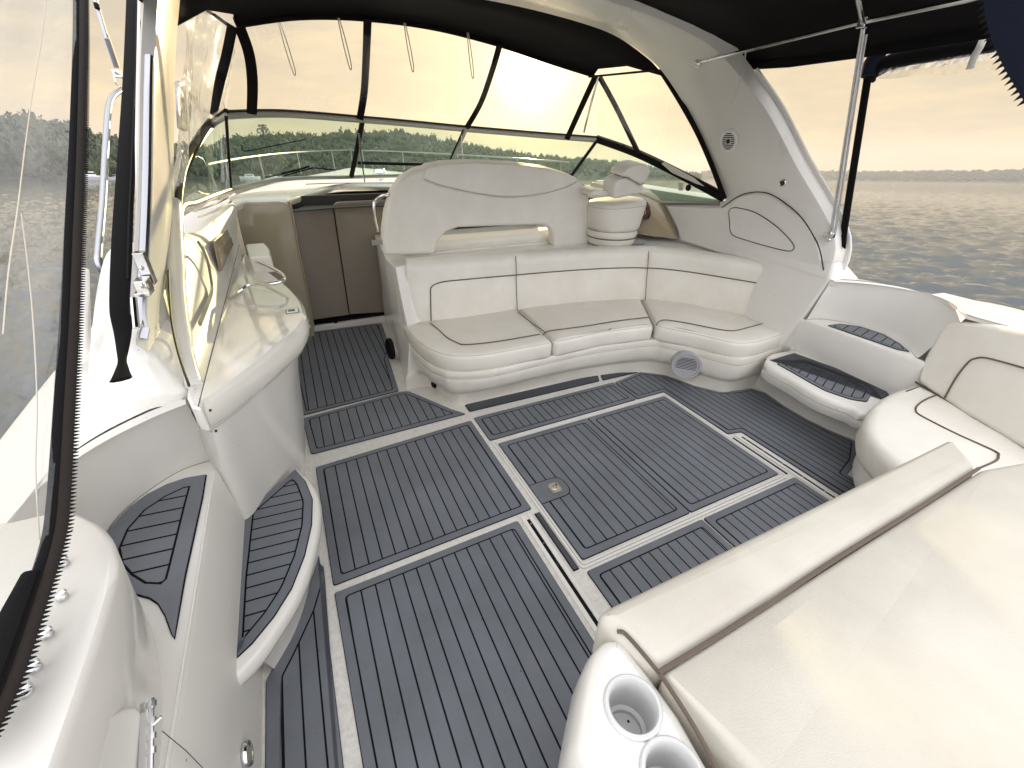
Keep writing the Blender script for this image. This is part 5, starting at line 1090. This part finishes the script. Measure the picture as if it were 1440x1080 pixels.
# the tall crown that stands clear above the wood
TT = tag(bpy.data.objects.new('tall_tree', None), 'tall feathery tree rising above the wood in the left windshield pane', 'tree'); col.objects.link(TT)
r0 = 330; bp_ = dirpt(384, r0); TT.location = bp_; zt = hgt(384, 176, r0)
tv = tube([bp_ + Vector((0, 0, 0)), bp_ + Vector((0, 0, zt * .6)), bp_ + Vector((.2, 0, zt * .95))], [.5, .35, .08], 8)
V_ = []; F_ = []
def rawobj(name, vf, m, parent):
    me = bpy.data.meshes.new(name); me.from_pydata([tuple(Vector(v) - parent.location) for v in vf[0]], [], [list(f) for f in vf[1]]); me.materials.append(m); o = bpy.data.objects.new(name, me); col.objects.link(o); o.parent = parent; return o
rawobj('trunk', tv, mat('bark', (.05, .04, .03), .9), TT)
for i in range(900):
    t = rf.uniform(.62, 1.0); rad = (1.05 - t) * 13 + 1.5; a = rf.uniform(0, 6.28); rr4 = rad * rf.random() ** .5
    if math.sin(a * 5 + t * 20) < -.2 and rr4 > rad * .5: continue
    p = bp_ + Vector((math.cos(a) * rr4, math.sin(a) * rr4, zt * t + (rad - rr4) * .15)); s = rf.uniform(.25, .6)
    d = Vector((rf.gauss(0, 1), rf.gauss(0, 1), rf.gauss(0, 1))).normalized(); e_ = d.orthogonal().normalized(); g_ = d.cross(e_); k = len(V_)
    V_ += [p - e_ * s, p + g_ * s * .6, p + e_ * s, p - g_ * s * .6]; F_.append((k, k + 1, k + 2, k + 3))
rawobj('crown', (V_, F_), green, TT)
# far shore to the right
fh = []; fits = []
for px in np.linspace(985, 1750, 120):
    r = 2700; top = 239.5 + 2.2 * math.sin(px * .011 + 1) + max(0, (1130 - px)) * .03
    h = hgt(px, top + (px - 1200) * .009, r * 1.08) - 8
    fh.append([dirpt(px, r * .99) + Vector((0, 0, -1)), dirpt(px, r) + Vector((0, 0, 2)), dirpt(px, r * 1.04) + Vector((0, 0, h * .7)), dirpt(px, r * 1.08) + Vector((0, 0, h)), dirpt(px, r * 1.3) + Vector((0, 0, h * .9))])
obj('far_shore_hill', loft(fh), earth, afloat=False)['kind'] = 'structure'
for i in range(2600):
    j = rf.uniform(0, len(fh) - 2); k = int(j); t = j - k; u_ = rf.random(); a = fh[k]; b = fh[k + 1]
    lo_ = a[1].lerp(b[1], t); mi = a[2].lerp(b[2], t); hi_ = a[3].lerp(b[3], t); p = lo_.lerp(mi, u_ * 2) if u_ < .5 else mi.lerp(hi_, u_ * 2 - 1)
    s = rf.uniform(7, 14); fits.append((p + Vector((0, 0, -1)), s, s * rf.uniform(.8, 1.3), rf.choice(archlo), rf.uniform(0, 6)))
forest('far_wood', 'hazy wooded ridge along the far shore at the right', fits, fargreen)
# boats moored under the trees at the left
def moored(px, r, l, label, rot=0.0):
    o = bpy.data.objects.new('moored_boat', None); col.objects.link(o); o.location = dirpt(px, r); tag(o, label, 'boat', 'boats moored along the near shore')
    a = seaward(px) + PI / 2 + rot; d = Vector((math.sin(a), math.cos(a), 0)); n = Vector((-d.y, d.x, 0)); c = o.location
    hullr = []
    for t, w_, z0 in ((-.5, .14, .1), (-.3, .17, .0), (.1, .17, 0), (.35, .11, .05), (.5, .01, .3)):
        hullr.append([c + d * t * l + n * s * w_ * l * q + Vector((0, 0, z)) for s, q, z in ((-1, 1, l * .12 + z0), (-1, .7, -.1), (1, .7, -.1), (1, 1, l * .12 + z0))])
    rawobj('hull', loft(hullr, True, True, True), M['white'], o)
    rawobj('cabin', loft([[c + d * t * l + n * s * .11 * l + Vector((0, 0, z * l)) for t, s in ((-.25 + sh_, -1), (.2 - sh_, -1), (.2 - sh_, 1), (-.25 + sh_, 1))] for z, sh_ in ((.12, 0), (.24, .05), (.245, .05))], True, False, True), M['white'], o)
    rawobj('window_band', loft([[c + d * t * l + n * s * .112 * l + Vector((0, 0, z * l)) for t, s in ((-.22 + sh_, -1), (.19 - sh_, -1), (.19 - sh_, 1), (-.22 + sh_, 1))] for z, sh_ in ((.16, .01), (.21, .03))], True), M['darkhole'], o)
moored(126, 236, 11, 'white cabin boat moored under the trees beside the black zipper')
moored(163, 246, 7, 'small white boat moored right of the bent aluminium rail', .3)
moored(352, 296, 10, 'small white boat under the trees in the left windshield pane', .2)
moored(385, 306, 9, 'second small pale boat under the trees, behind the wiper', -.2)
# dock under the left trees
dk = obj('dock', loft([[dirpt(px, 232) + Vector((0, 0, z)) for z in (.0, .9)] + [dirpt(px, 235) + Vector((0, 0, z)) for z in (.9, 0)] for px in (100, 180)], True, True, True), M['speaker'], smooth=False, afloat=False); tag(dk, 'low grey dock along the waterline at the far left', 'dock')
# evening haze
hb_ = obj('haze', box((-3600, -1500, -7), (3900, 3900, 190)), M['white'], smooth=False, afloat=False); hb_['kind'] = 'stuff'
hm = bpy.data.materials.new('haze'); hm.use_nodes = True; hm.node_tree.nodes.clear(); ho = hm.node_tree.nodes.new('ShaderNodeOutputMaterial'); hv = hm.node_tree.nodes.new('ShaderNodeVolumePrincipled')
hv.inputs['Color'].default_value = (.84, .9, 1, 1); hv.inputs['Density'].default_value = .00013; hv.inputs['Anisotropy'].default_value = .3; hm.node_tree.links.new(hv.outputs[0], ho.inputs['Volume'])
hb_.data.materials.clear(); hb_.data.materials.append(hm)
